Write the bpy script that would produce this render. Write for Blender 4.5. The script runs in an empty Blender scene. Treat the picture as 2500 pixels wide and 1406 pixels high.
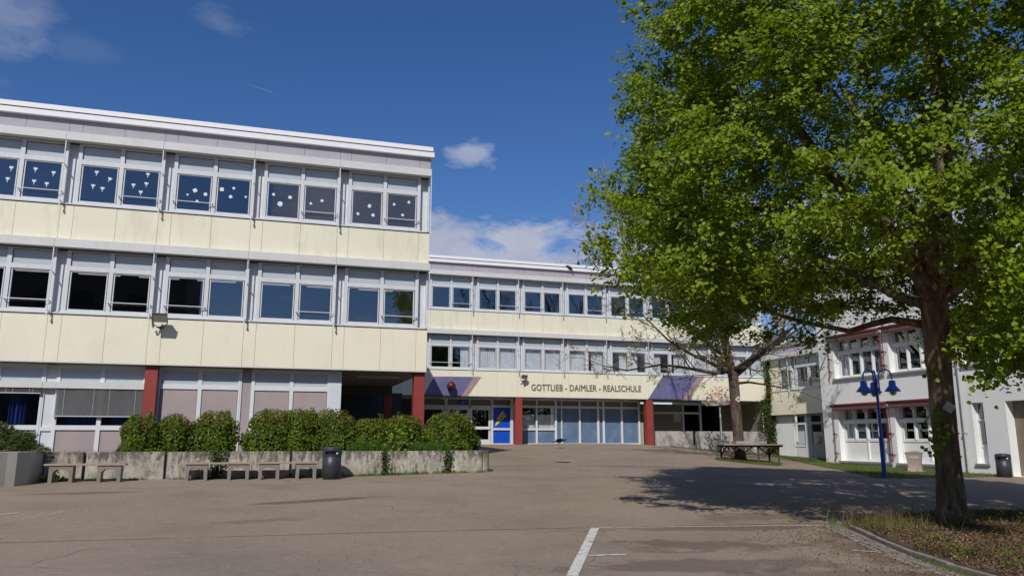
import bpy, math, random
import numpy as np
from mathutils import Vector, Matrix, Euler
R_ = math.radians
random.seed(7); rng = np.random.default_rng(7)
scene = bpy.context.scene
COL = scene.collection

# ------------------------------------------------------------------ camera, sky, sun, exposure
cam = bpy.data.objects.new('camera', bpy.data.cameras.new('camera')); COL.objects.link(cam)
cam.location = (0, 0, 0)                       # eye height: the yard is 1.6 m below here
cam.rotation_euler = (math.pi/2 + .1936, 0, -.3036)
cam.data.sensor_width = 36; cam.data.lens = 36*1905.9/2500
cam.data.clip_start = .1; cam.data.clip_end = 3000
scene.camera = cam
scene.view_settings.view_transform = 'Standard'; scene.view_settings.look = 'None'
scene.view_settings.exposure = 0; scene.view_settings.gamma = 1

SUN = Vector((.60, 1, -1.05)).normalized()      # direction the light travels
sl = bpy.data.lights.new('sun', 'SUN'); sl.energy = 3.9; sl.angle = R_(.53); sl.color = (1, .95, .87)
so = bpy.data.objects.new('sun', sl); COL.objects.link(so)
so.rotation_euler = SUN.to_track_quat('-Z', 'Y').to_euler(); so.location = (-20, -30, 40)

w = bpy.data.worlds.new('World'); scene.world = w; w.use_nodes = True
nt = w.node_tree; N = nt.nodes; L = nt.links; N.clear()
def nd(t, **k):
    n = N.new(t)
    for a, b in k.items(): setattr(n, a, b)
    return n
def mth(op, a, b=None, c=None, clamp=False):
    n = nd('ShaderNodeMath', operation=op, use_clamp=clamp)
    for i, v in enumerate((a, b, c)):
        if v is None: continue
        if isinstance(v, (int, float)): n.inputs[i].default_value = v
        else: L.new(v, n.inputs[i])
    return n.outputs[0]
out = nd('ShaderNodeOutputWorld'); bg = nd('ShaderNodeBackground'); sky = nd('ShaderNodeTexSky')
sky.sky_type = 'NISHITA'; sky.sun_disc = False; sky.sun_elevation = math.asin(-SUN.z); sky.sun_rotation = math.atan2(-SUN.x, -SUN.y)
sky.altitude = 300; sky.air_density = 1.0; sky.dust_density = .25; sky.ozone_density = 3.0
hs = nd('ShaderNodeHueSaturation'); hs.inputs['Saturation'].default_value = 1.22; hs.inputs['Value'].default_value = .88
L.new(sky.outputs[0], hs.inputs['Color'])
sg = nd('ShaderNodeMix', data_type='RGBA', blend_type='MULTIPLY'); sg.inputs['Factor'].default_value = 1; sg.inputs['B'].default_value = (.97, .97, 1.17, 1); L.new(hs.outputs[0], sg.inputs['A'])
tc = nd('ShaderNodeTexCoord'); sx = nd('ShaderNodeSeparateXYZ'); L.new(tc.outputs['Generated'], sx.inputs[0])
az = mth('ARCTAN2', sx.outputs[0], sx.outputs[1]); el = mth('ARCSINE', sx.outputs[2])
cl1 = nd('ShaderNodeTexNoise'); cl1.inputs['Scale'].default_value = 11; cl1.inputs['Detail'].default_value = 12; cl1.inputs['Roughness'].default_value = .62; cl1.inputs['Distortion'].default_value = .25
cmap = nd('ShaderNodeMapping'); cmap.inputs['Scale'].default_value = (1, 1, 2.1); L.new(tc.outputs['Generated'], cmap.inputs['Vector']); L.new(cmap.outputs[0], cl1.inputs['Vector'])
mask = None
# azimuth, elevation, half-widths, strength, softness of each cloud
CL = [(.20, .222, .15, .055, .85, 1.0), (.33, .232, .15, .052, .92, 1.0), (.52, .22, .16, .06, .8, 1), (.75, .24, .22, .07, .7, 1), (1.05, .3, .25, .1, .6, 1),
      (.248, .366, .045, .019, .55, 1.0), (-.335, .445, .06, .045, .30, .8), (-.235, .43, .04, .018, .08, .7),
      (-.085, .49, .035, .016, .17, .7), (-.33, .33, .06, .07, .16, .7), (-.7, .45, .3, .12, .7, 1), (-1.5, .3, .5, .15, .8, 1), (2.4, .35, .5, .14, .7, 1), (-2.6, .5, .4, .15, .8, 1),
      (3.0, .28, .35, .12, .7, 1), (-2.0, .2, .3, .1, .7, 1)]
for a0, e0, wa, we, st, so_ in CL:
    da = mth('DIVIDE', mth('SUBTRACT', az, a0), wa); de = mth('DIVIDE', mth('SUBTRACT', el, e0), we)
    r = mth('SQRT', mth('ADD', mth('MULTIPLY', da, da), mth('MULTIPLY', de, de)))
    v = mth('ADD', mth('SUBTRACT', 1.0, r), mth('MULTIPLY', mth('SUBTRACT', cl1.outputs[0], .5), 3.6))
    v = mth('MULTIPLY', mth('MULTIPLY', v, 1.6*so_, clamp=True), st)
    mask = v if mask is None else mth('MAXIMUM', mask, v)
# the faint contrail: a thin rotated streak
da = mth('SUBTRACT', az, -.027); de = mth('SUBTRACT', mth('SUBTRACT', el, .4217), mth('MULTIPLY', da, -.19))
ct = mth('MULTIPLY', mth('SUBTRACT', 1.0, mth('DIVIDE', mth('ABSOLUTE', de), .0006), clamp=True), mth('SUBTRACT', 1.0, mth('DIVIDE', mth('ABSOLUTE', da), .027), clamp=True))
mask = mth('MAXIMUM', mask, mth('MULTIPLY', ct, .22))
cl2 = nd('ShaderNodeTexNoise'); cl2.inputs['Scale'].default_value = 5; cl2.inputs['Detail'].default_value = 5
L.new(tc.outputs['Generated'], cl2.inputs['Vector'])
cr = nd('ShaderNodeValToRGB'); cr.color_ramp.elements[0].color = (3.5, 3.9, 5.3, 1); cr.color_ramp.elements[1].color = (6.6, 6.8, 7.8, 1)
cr.color_ramp.elements[0].position = .35; cr.color_ramp.elements[1].position = .65
L.new(cl2.outputs[0], cr.inputs[0])
mx = nd('ShaderNodeMix', data_type='RGBA'); L.new(mask, mx.inputs['Factor']); L.new(sg.outputs['Result'], mx.inputs['A']); L.new(cr.outputs[0], mx.inputs['B'])
L.new(mx.outputs['Result'], bg.inputs['Color']); bg.inputs['Strength'].default_value = .09
L.new(bg.outputs[0], out.inputs['Surface'])

# ------------------------------------------------------------------ mesh + object helpers
class MB:
    def __init__(s): s.v = []; s.f = []
    def quad(s, *p):
        b = len(s.v); s.v += [tuple(q) for q in p]; s.f.append(tuple(range(b, b+len(p)))); return s
    def box(s, x0, x1, y0, y1, z0, z1):
        b = len(s.v)
        s.v += [(x0,y0,z0),(x1,y0,z0),(x1,y1,z0),(x0,y1,z0),(x0,y0,z1),(x1,y0,z1),(x1,y1,z1),(x0,y1,z1)]
        s.f += [tuple(b+i for i in q) for q in ((0,3,2,1),(4,5,6,7),(0,1,5,4),(1,2,6,5),(2,3,7,6),(3,0,4,7))]; return s
    def tube(s, pts, rad, n=8, cap=True, closed=False):
        pts = [Vector(p) for p in pts]; m = len(pts)
        if not hasattr(rad, '__len__'): rad = [rad]*m
        b = len(s.v); ref = None
        for i, p in enumerate(pts):
            t = (pts[min(i+1, m-1)] - pts[max(i-1, 0)])
            t = t.normalized() if t.length > 1e-9 else Vector((0,0,1))
            if ref is None: ref = Vector((1,0,0)) if abs(t.x) < .8 else Vector((0,1,0))
            u = (ref - t*ref.dot(t))
            if u.length < 1e-4: u = t.orthogonal()
            u.normalize(); ref = u; w_ = t.cross(u)
            for k in range(n):
                a = 2*math.pi*k/n; s.v.append(tuple(p + (u*math.cos(a) + w_*math.sin(a))*rad[i]))
        for i in range(m-1):
            for k in range(n):
                k2 = (k+1) % n; s.f.append((b+i*n+k, b+i*n+k2, b+(i+1)*n+k2, b+(i+1)*n+k))
        if cap: s.f.append(tuple(b+k for k in reversed(range(n)))); s.f.append(tuple(b+(m-1)*n+k for k in range(n)))
        return s
    def prism(s, poly, z0, z1, cap_bottom=True):
        b = len(s.v); n = len(poly)
        s.v += [(p[0], p[1], z0(*p) if callable(z0) else z0) for p in poly] + [(p[0], p[1], z1(*p) if callable(z1) else z1) for p in poly]
        s.f.append(tuple(range(b+n, b+2*n)))
        if cap_bottom: s.f.append(tuple(b+i for i in reversed(range(n))))
        for i in range(n):
            j = (i+1) % n; s.f.append((b+i, b+j, b+n+j, b+n+i))
        return s
    def lathe(s, prof, n=24, c=(0,0,0)):
        b = len(s.v)
        for r, z in prof:
            for k in range(n):
                a = 2*math.pi*k/n; s.v.append((c[0]+r*math.cos(a), c[1]+r*math.sin(a), c[2]+z))
        for i in range(len(prof)-1):
            for k in range(n):
                k2 = (k+1) % n; s.f.append((b+i*n+k, b+i*n+k2, b+(i+1)*n+k2, b+(i+1)*n+k))
        return s
    def sphere(s, c, r, n=12, m=8, sc=(1,1,1)):
        return s.ell(c, (r*sc[0], r*sc[1], r*sc[2]), n, m)
    def ell(s, c, rr, n=12, m=8, rot=None):
        b = len(s.v)
        for i in range(m+1):
            th = math.pi*i/m
            for k in range(n):
                a = 2*math.pi*k/n
                p = Vector((rr[0]*math.sin(th)*math.cos(a), rr[1]*math.sin(th)*math.sin(a), rr[2]*math.cos(th)))
                if rot: p = rot @ p
                s.v.append((c[0]+p.x, c[1]+p.y, c[2]+p.z))
        for i in range(m):
            for k in range(n):
                k2 = (k+1) % n; s.f.append((b+i*n+k, b+(i+1)*n+k, b+(i+1)*n+k2, b+i*n+k2))
        return s
    def mesh(s, name, mat, smooth=False, off=(0,0,0)):
        me = bpy.data.meshes.new(name)
        v = [(a-off[0], b-off[1], c-off[2]) for a, b, c in s.v] if any(off) else s.v
        me.from_pydata(v, [], s.f); me.materials.append(mat)
        if smooth:
            me.polygons.foreach_set('use_smooth', [True]*len(me.polygons))
        me.update(); return me

def newobj(name, mesh, parent=None, loc=(0,0,0), rot=(0,0,0), scale=(1,1,1)):
    o = bpy.data.objects.new(name, mesh); COL.objects.link(o)
    if parent is not None: o.parent = parent
    o.location = loc; o.rotation_euler = rot; o.scale = scale; return o
def tag(o, label=None, cat=None, group=None, kind=None):
    if label: o['label'] = label
    if cat: o['category'] = cat
    if group: o['group'] = group
    if kind: o['kind'] = kind
    return o
def thing(name, loc, label, cat, group=None, rz=0):
    return tag(newobj(name, None, None, loc, (0,0,rz)), label, cat, group)
def part(name, mb, mat, parent, smooth=False, loc=(0,0,0), rot=(0,0,0)):
    return newobj(name, mb.mesh(name, mat, smooth), parent, loc, rot)
def wpart(name, mb, mat, parent, smooth=False):       # mb in world coordinates, parent an unrotated empty
    return newobj(name, mb.mesh(name, mat, smooth, tuple(parent.location)), parent)
def bevel(o, wd=.01, seg=2):
    m = o.modifiers.new('b', 'BEVEL'); m.width = wd; m.segments = seg; m.limit_method = 'ANGLE'; return o
def copy_tree(o, parent=None):
    c = o.copy(); COL.objects.link(c)
    if parent is not None: c.parent = parent
    for ch in list(o.children): copy_tree(ch, c)
    return c

# ------------------------------------------------------------------ materials
def material(name):
    m = bpy.data.materials.new(name); m.use_nodes = True
    t = m.node_tree; t.nodes.clear(); return m, t
class G:
    def __init__(s, t): s.t = t
    def n(s, ty, ins=None, **k):
        x = s.t.nodes.new(ty)
        for a, b in k.items(): setattr(x, a, b)
        for a, b in (ins or {}).items():
            if hasattr(b, 'links') or isinstance(b, bpy.types.NodeSocket): s.t.links.new(b, x.inputs[a])
            else: x.inputs[a].default_value = b
        return x
    def m(s, op, a, b=0.0, c=0.0, clamp=False):
        return s.n('ShaderNodeMath', {0: a, 1: b, 2: c}, operation=op, use_clamp=clamp).outputs[0]
    def noise(s, vec, sc, det=4, ro=.55, w_=0):
        return s.n('ShaderNodeTexNoise', {'Vector': vec, 'Scale': sc, 'Detail': det, 'Roughness': ro, 'Distortion': w_}).outputs[0]
    def ramp(s, f, stops):
        r = s.n('ShaderNodeValToRGB', {0: f}); e = r.color_ramp.elements
        while len(e) < len(stops): e.new(.5)
        for x, (p, c) in zip(e, stops): x.position = p; x.color = (*c, 1) if len(c) == 3 else c
        return r.outputs[0]
    def mix(s, f, a, b, bt='MIX'):
        a = (*a, 1) if isinstance(a, tuple) and len(a) == 3 else a; b = (*b, 1) if isinstance(b, tuple) and len(b) == 3 else b
        return s.n('ShaderNodeMix', {'Factor': f, 'A': a, 'B': b}, data_type='RGBA', blend_type=bt).outputs['Result'] if False else s._mix(f, a, b, bt)
    def _mix(s, f, a, b, bt):
        x = s.t.nodes.new('ShaderNodeMix'); x.data_type = 'RGBA'; x.blend_type = bt
        for i, v in ((0, f), (6, a), (7, b)):
            if isinstance(v, bpy.types.NodeSocket): s.t.links.new(v, x.inputs[i])
            else: x.inputs[i].default_value = v
        return x.outputs[2]
    def out(s, sh): s.n('ShaderNodeOutputMaterial', {'Surface': sh})
    def pos(s): return s.n('ShaderNodeNewGeometry').outputs['Position']
    def map(s, v, sc=(1,1,1)): return s.n('ShaderNodeMapping', {'Vector': v, 'Scale': sc}).outputs[0]
    def bump(s, h, st=.3, d=.02): return s.n('ShaderNodeBump', {'Height': h, 'Strength': st, 'Distance': d}).outputs[0]
def surf(name, col, rough=.6, var=.12, sc=3.0, stretch=(1,1,1), bump=.0, bsc=60, metal=0.0, dirt=None, spec=.4):
    m, t = material(name); g = G(t); p = g.map(g.pos(), stretch)
    f = g.noise(p, sc, 6, .6)
    lo = tuple(c*(1-var) for c in col); hi = tuple(min(1, c*(1+var*.6)) for c in col)
    c = g.ramp(f, [(.3, lo), (.7, hi)])
    if dirt:
        dc, amt, dsc, dst = dirt
        f2 = g.noise(g.map(g.pos(), dst), dsc, 7, .65)
        c = g.mix(g.m('MULTIPLY', g.ramp(f2, [(.52, (0,0,0)), (.72, (1,1,1))]), amt), c, dc)
    ins = {'Base Color': c, 'Roughness': rough, 'Metallic': metal, 'Specular IOR Level': spec}
    if bump: ins['Normal'] = g.bump(g.noise(g.pos(), bsc, 5, .6), bump, .02)
    g.out(g.n('ShaderNodeBsdfPrincipled', ins).outputs[0]); return m

M = {}
M['cream'] = surf('cream', (.76, .725, .575), .55, .03, 1.1, (1, 1, .5), dirt=((.56, .54, .42), .25, 1.6, (1.2, 1.2, .35)))
M['cream_up'] = surf('cream_weathered', (.74, .71, .56), .6, .04, 1.1, (1, 1, .5), dirt=((.46, .45, .32), .45, 1.3, (1.6, 1.6, .45)))
M['cream_alg'] = M['cream_up']
M['coping'] = surf('coping', (.80, .80, .81), .35, .03, 2)
M['fascia'] = surf('fascia', (.60, .60, .595), .45, .05, 1.5, dirt=((.45, .45, .43), .4, 2.0, (3, 3, .5)))
M['lilac'] = surf('lilac', (.37, .35, .38), .6, .06, 1.0, (1, 1, .4), dirt=((.33, .31, .33), .4, 2.0, (2, 2, .4)))
M['frame'] = surf('frame', (.60, .62, .645), .4, .05, 2, metal=.0, dirt=((.40, .41, .42), .4, 3, (2, 2, .6)))
M['frame_w'] = surf('frame_white', (.66, .68, .70), .4, .05, 2)
M['tpanel'] = surf('transom_panel', (.43, .49, .53), .35, .04, 2)
M['infill'] = surf('infill', (.60, .63, .665), .5, .05, 2, dirt=((.45, .38, .34), .4, 1.2, (2, 2, .7)))
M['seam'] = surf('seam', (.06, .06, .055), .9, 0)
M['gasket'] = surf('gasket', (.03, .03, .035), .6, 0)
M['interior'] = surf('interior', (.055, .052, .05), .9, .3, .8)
M['ceil'] = surf('interior_ceiling', (.07, .07, .07), .9, .1)
M['strip'] = surf('light_strip', (.8, .8, .8), .5, 0)
def lit():
    m, t = material('lit_tube'); g = G(t); g.out(g.n('ShaderNodeEmission', {'Color': (1, .97, .92, 1), 'Strength': .5}).outputs[0]); return m
M['tube'] = lit()
M['red'] = surf('column_red', (.27, .045, .035), .55, .12, 2, dirt=((.17, .04, .035), .6, 3, (1.5, 1.5, .5)), bump=.15)
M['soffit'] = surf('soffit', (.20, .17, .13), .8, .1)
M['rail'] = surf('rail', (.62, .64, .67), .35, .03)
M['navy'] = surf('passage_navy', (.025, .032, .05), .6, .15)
M['pink'] = surf('pink_panel', (.37, .305, .305), .5, .10, 1.2, (1, 1, .6), dirt=((.24, .26, .33), .95, .75, (1.5, 1.5, .7)))
M['bluepanel'] = surf('blue_panel', (.105, .17, .28), .5, .16, 1.2, (1, 1, .7), dirt=((.22, .28, .36), .6, 1.3, (1.2, 1.2, .8)), bump=.1)
M['logoblue'] = surf('sign_blue', (.004, .072, .50), .4, .04)
M['yellow'] = surf('sign_yellow', (.80, .55, .02), .5, .04)
M['concrete_w'] = surf('concrete_smooth', (.42, .40, .355), .8, .10, 2.0, dirt=((.30, .28, .22), .5, 1.5, (1, 1, .7)), bump=.2)
M['mural'] = surf('mural_violet', (.135, .135, .27), .5, .12, 2, dirt=((.23, .21, .36), .5, 2, (1.5, 1.5, .6)))
M['mural_b'] = surf('mural_brown', (.36, .25, .235), .5, .15, 3, (1, 1, .3), dirt=((.30, .22, .36), .5, 2, (1.5, 1.5, .5)))
M['ball'] = surf('ball_maroon', (.085, .014, .018), .35, .25, 6)
M['letter'] = surf('lettering', (.17, .15, .115), .5, .05)
M['white_plaster'] = surf('white_plaster', (.74, .75, .74), .85, .035, .8, dirt=((.62, .60, .55), .35, .9, (1, 1, .4)), bump=.12, bsc=40)
M['white_wood'] = surf('white_wood', (.74, .75, .75), .5, .06, 3)
M['redmetal'] = surf('awning_red', (.15, .010, .016), .45, .1)
M['cassette'] = surf('awning_grey', (.45, .44, .42), .5, .1)
M['sillstone'] = surf('sill_stone', (.30, .27, .25), .7, .1)
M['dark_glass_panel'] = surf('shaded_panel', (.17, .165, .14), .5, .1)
M['bluegrey'] = surf('bluegrey_door', (.33, .37, .41), .5, .06)
M['blind'] = surf('blind', (.52, .53, .53), .35, .05, metal=.0)
M['bluecurtain'] = surf('blue_curtain', (.015, .045, .22), .9, .2)
M['curtain'] = surf('curtain', (.70, .71, .75), .9, .06)
M['lampbody'] = surf('floodlight_grey', (.115, .115, .105), .45, .1)
M['lampglass'] = surf('floodlight_glass', (.17, .16, .12), .2, .1)
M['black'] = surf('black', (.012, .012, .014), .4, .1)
M['bin'] = surf('bin_charcoal', (.035, .038, .048), .42, .10, 4)
M['benchc'] = surf('bench_concrete', (.22, .20, .175), .85, .15, 6, bump=.3)
M['wood'] = surf('weathered_wood', (.34, .26, .20), .75, .22, 8, (1, 8, 8), bump=.2)
M['wood_grey'] = surf('grey_wood', (.32, .28, .25), .8, .22, 8, (1, 6, 6), bump=.2)
M['wood_dark'] = surf('dark_wood', (.07, .045, .035), .8, .2, 6)
M['lampblue'] = surf('lamp_blue', (.03, .15, .50), .30, .06, 3)
M['lampblue_d'] = surf('pole_blue', (.014, .05, .30), .32, .06, 3)
M['bulb'] = surf('lamp_globe', (.55, .50, .45), .15, .05)
M['soil'] = surf('soil', (.085, .055, .035), .95, .35, 5, bump=.8, bsc=30)
M['kerbstone'] = surf('kerb_stone', (.23, .20, .17), .9, .35, 7, bump=.3)
M['crow'] = surf('crow_black', (.010, .010, .013), .5, .1)
M['rooffelt'] = surf('roof_felt', (.22, .21, .20), .9, .1)
M['diamond'] = surf('tree_tag', (.46, .46, .40), .6, .2, 20)
M['paper'] = surf('paper', (.62, .74, .78), .8, .03)

def concrete_old():
    m, t = material('weathered_concrete'); g = G(t); p = g.pos()
    base = g.ramp(g.noise(p, 2.2, 8, .65), [(.3, (.22, .20, .16)), (.5, (.37, .345, .29)), (.72, (.52, .49, .42))])
    st = g.noise(g.map(p, (3.2, 3.2, .9)), 2.2, 8, .7)
    sep = g.n('ShaderNodeSeparateXYZ', {0: p}).outputs[2]
    # run-off stains start at the top edge and get thin downwards
    top = g.m('MULTIPLY_ADD', sep, 1.8, 1.12, clamp=True)
    fac = g.m('MULTIPLY', g.ramp(g.m('ADD', st, g.m('MULTIPLY', top, .22)), [(.50, (0,0,0)), (.64, (1,1,1))]), .9)
    c = g.mix(fac, base, (.085, .075, .062))
    sp = g.ramp(g.noise(p, 14, 6, .7), [(.56, (0,0,0)), (.66, (1,1,1))]); c = g.mix(g.m('MULTIPLY', sp, .5), c, (.15, .13, .10))
    wp = g.ramp(g.noise(p, 7, 5, .7), [(.56, (0,0,0)), (.66, (1,1,1))]); c = g.mix(g.m('MULTIPLY', wp, .6), c, (.60, .57, .50))
    g.out(g.n('ShaderNodeBsdfPrincipled', {'Base Color': c, 'Roughness': .9, 'Normal': g.bump(g.noise(p, 22, 8, .7), .6, .03)}).outputs[0]); return m
M['concrete'] = concrete_old()

def glass(tint=(.86, .89, .90), refl=.15):
    m, t = material('window_glass'); g = G(t)
    geo = g.n('ShaderNodeNewGeometry'); dt_ = g.n('ShaderNodeVectorMath', {0: geo.outputs['Normal'], 1: geo.outputs['Incoming']}, operation='DOT_PRODUCT').outputs['Value']
    fac = g.m('MULTIPLY_ADD', g.m('POWER', g.m('SUBTRACT', 1.0, g.m('ABSOLUTE', dt_), clamp=True), 4.0), .80, refl+.03, clamp=True)
    gl = g.n('ShaderNodeBsdfGlossy', {'Color': (.92, .95, 1, 1), 'Roughness': .01}).outputs[0]
    tr = g.n('ShaderNodeBsdfTransparent', {'Color': (*tint, 1)}).outputs[0]
    g.out(g.n('ShaderNodeMixShader', {0: fac, 1: tr, 2: gl}).outputs[0]); return m
M['glass'] = glass()

def asphalt():
    m, t = material('asphalt'); g = G(t); p = g.pos()
    big = g.noise(p, .22, 6, .6); mid = g.noise(p, 1.7, 7, .65); fine = g.noise(p, 42, 3, .8); gr = g.noise(p, 120, 2, .8)
    c = g.ramp(big, [(.3, (.25, .180, .120)), (.55, (.32, .232, .158)), (.75, (.375, .28, .196))])
    c = g.mix(.40, c, g.ramp(mid, [(.3, (.18, .135, .103)), (.7, (.315, .25, .20))]))
    c = g.mix(.55, c, g.ramp(fine, [(.34, (.03, .025, .02)), (.47, (.24, .19, .14)), (.58, (.29, .232, .175)), (.68, (.66, .60, .50))]))
    c = g.mix(.38, c, g.ramp(g.noise(p, 9, 4, .75), [(.36, (.16, .125, .098)), (.5, (.27, .218, .175)), (.66, (.37, .31, .255))]))
    c = g.mix(.30, c, g.ramp(gr, [(.3, (.06, .05, .045)), (.7, (.42, .38, .34))]))
    s = g.n('ShaderNodeSeparateXYZ', {0: p}); X, Y = s.outputs[0], s.outputs[1]
    wob = g.m('MULTIPLY', g.m('SUBTRACT', g.noise(p, 1.1, 6, .6), .5), .5)
    wob2 = g.m('MULTIPLY', g.m('SUBTRACT', g.noise(p, .9, 3, .5), .5), .5)
    # newer, greyer surface in front of the long joint
    d1 = g.m('ADD', g.m('SUBTRACT', g.m('SUBTRACT', Y, 12.28), g.m('MULTIPLY', X, -.035)), g.m('MULTIPLY', wob, .35))
    near = g.m('MULTIPLY', g.m('LESS_THAN', d1, 0), 1.0)
    c = g.mix(g.m('MULTIPLY', near, .30), c, g.mix(.6, c, (.225, .195, .165)))
    def line(d, wd, amt, cc, c):
        f = g.m('SUBTRACT', 1.0, g.m('DIVIDE', g.m('ABSOLUTE', d), wd), clamp=True)
        gate = g.ramp(g.noise(p, 1.4, 3, .5), [(.30, (0,0,0)), (.42, (1,1,1))])
        return g.mix(g.m('MULTIPLY', g.m('MULTIPLY', g.m('MULTIPLY', f, 2.5, clamp=True), amt), gate), c, cc)
    c = line(d1, .030, .85, (.035, .027, .022), c)
    d2 = g.m('ADD', g.m('SUBTRACT', g.m('SUBTRACT', Y, 20.75), g.m('MULTIPLY', X, .045)), g.m('MULTIPLY', wob2, .30))
    c = line(d2, .035, .6, (.07, .055, .045), c)
    # crazing cracks, only in some places
    vo = g.n('ShaderNodeTexVoronoi', {'Vector': g.mix(.25, p, g.n('ShaderNodeTexNoise', {'Vector': p, 'Scale': 1.5, 'Detail': 4.0}).outputs[1]), 'Scale': .9}, feature='DISTANCE_TO_EDGE').outputs[0]
    ck = g.m('MULTIPLY', g.m('SUBTRACT', 1.0, g.m('DIVIDE', vo, .010), clamp=True), g.ramp(g.noise(p, .35, 3, .5), [(.57, (0,0,0)), (.64, (1,1,1))]))
    c = g.mix(g.m('MULTIPLY', ck, .7), c, (.05, .04, .035))
    # damp patches and dirt with their own outlines
    def patch(x0, y0, a, b, rot, amt, cc, c, rough=2.2):
        dx = g.m('SUBTRACT', X, x0); dy = g.m('SUBTRACT', Y, y0); ca, sa = math.cos(rot), math.sin(rot)
        u = g.m('DIVIDE', g.m('ADD', g.m('MULTIPLY', dx, ca), g.m('MULTIPLY', dy, sa)), a)
        v = g.m('DIVIDE', g.m('SUBTRACT', g.m('MULTIPLY', dy, ca), g.m('MULTIPLY', dx, sa)), b)
        r = g.m('SQRT', g.m('ADD', g.m('MULTIPLY', u, u), g.m('MULTIPLY', v, v)))
        f = g.m('MULTIPLY', g.m('ADD', g.m('SUBTRACT', 1.0, r), g.m('MULTIPLY', g.m('SUBTRACT', g.noise(p, 1.6, 7, .65), .5), rough)), 2.5, clamp=True)
        return g.mix(g.m('MULTIPLY', f, amt), c, cc)
    dk = (.085, .062, .052)
    c = patch(1.15, 17.0, 1.7, .32, .33, .70, dk, c, 1.2); c = patch(-3.6, 19.6, 1.5, .25, .1, .6, dk, c, 1.4)
    c = patch(5.9, 10.1, 1.5, .55, -.2, .55, dk, c, 3); c = patch(5.0, 8.7, 1.9, .5, -.1, .5, dk, c, 3); c = patch(7.3, 11.6, 2.2, .28, -.1, .5, dk, c, 2)
    c = patch(0.1, 14.0, .9, .25, .3, .35, dk, c, 3); c = patch(8.6, 9.4, 2.6, 1.0, 1.1, .6, (.13, .075, .05), c, 2.5); c = patch(9.0, 13.0, 2.2, .6, .2, .5, (.12, .075, .05), c, 2.5); c = patch(6.6, 7.6, 1.6, .5, -.2, .45, dk, c, 3)
    # row of small setts across the plaza
    dc = g.m('SUBTRACT', g.m('SUBTRACT', Y, 25.1), g.m('MULTIPLY', X, .035))
    stp = g.m('MULTIPLY', g.m('LESS_THAN', g.m('ABSOLUTE', dc), .33), g.m('GREATER_THAN', X, 6.6))
    vs = g.n('ShaderNodeTexVoronoi', {'Vector': p, 'Scale': 7.0, 'Randomness': .5}).outputs
    cs = g.ramp(vs[0], [(.1, (.30, .26, .23)), (.5, (.20, .17, .15)), (.75, (.05, .04, .035))])
    c = g.mix(g.m('MULTIPLY', stp, .8), c, cs)
    tone = g.ramp(g.noise(p, .55, 5, .6), [(.32, (.86, .83, .77)), (.5, (1.0, .97, .91)), (.68, (1.08, 1.04, .98))]); c = g.mix(1.0, c, tone, 'MULTIPLY')
    bmp = g.m('ADD', g.m('MULTIPLY', fine, .7), g.m('MULTIPLY', gr, .5))
    g.out(g.n('ShaderNodeBsdfPrincipled', {'Base Color': c, 'Roughness': .93, 'Specular IOR Level': .25, 'Normal': g.bump(bmp, .55, .012)}).outputs[0]); return m
M['asphalt'] = asphalt()

def paint():
    m, t = material('worn_paint'); g = G(t); p = g.pos()
    a = g.ramp(g.noise(p, 9, 8, .75), [(.36, (0,0,0)), (.46, (1,1,1))])
    b = g.n('ShaderNodeBsdfPrincipled', {'Base Color': g.ramp(g.noise(p, 30, 4), [(.3, (.42, .39, .35)), (.6, (.66, .64, .60))]), 'Roughness': .8}).outputs[0]
    g.out(g.n('ShaderNodeMixShader', {0: a, 1: g.n('ShaderNodeBsdfTransparent').outputs[0], 2: b}).outputs[0]); return m
M['paint'] = paint()
def paint_old():
    m, t = material('very_worn_paint'); g = G(t); p = g.pos()
    a = g.ramp(g.noise(p, 12, 8, .8), [(.50, (0,0,0)), (.60, (1,1,1))])
    b = g.n('ShaderNodeBsdfPrincipled', {'Base Color': (.55, .53, .50, 1), 'Roughness': .8}).outputs[0]
    g.out(g.n('ShaderNodeMixShader', {0: a, 1: g.n('ShaderNodeBsdfTransparent').outputs[0], 2: b}).outputs[0]); return m
M['paint_old'] = paint_old()

def bark(name, c0, c1, c2, sc=6):
    m, t = material(name); g = G(t); p = g.pos()
    f = g.noise(g.map(p, (1, 1, .22)), sc, 8, .7); f2 = g.noise(p, 1.4, 5, .6)
    c = g.ramp(f, [(.32, c0), (.5, c1), (.68, c2)]); c = g.mix(g.m('MULTIPLY', g.ramp(f2, [(.45, (0,0,0)), (.7, (1,1,1))]), .45), c, (.085, .075, .040))
    g.out(g.n('ShaderNodeBsdfPrincipled', {'Base Color': c, 'Roughness': .95, 'Specular IOR Level': .2, 'Normal': g.bump(f, 1.0, .05)}).outputs[0]); return m
M['bark'] = bark('linden_bark', (.03, .021, .014), (.15, .11, .072), (.34, .26, .17), 8)
M['bark2'] = bark('young_bark', (.035, .025, .02), (.095, .07, .055), (.17, .13, .10), 9)
M['twig'] = bark('twig_bark', (.03, .024, .018), (.065, .05, .038), (.11, .088, .068))
M['twig_pale'] = bark('pale_twigs', (.20, .16, .14), (.32, .27, .24), (.42, .36, .32))

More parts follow.
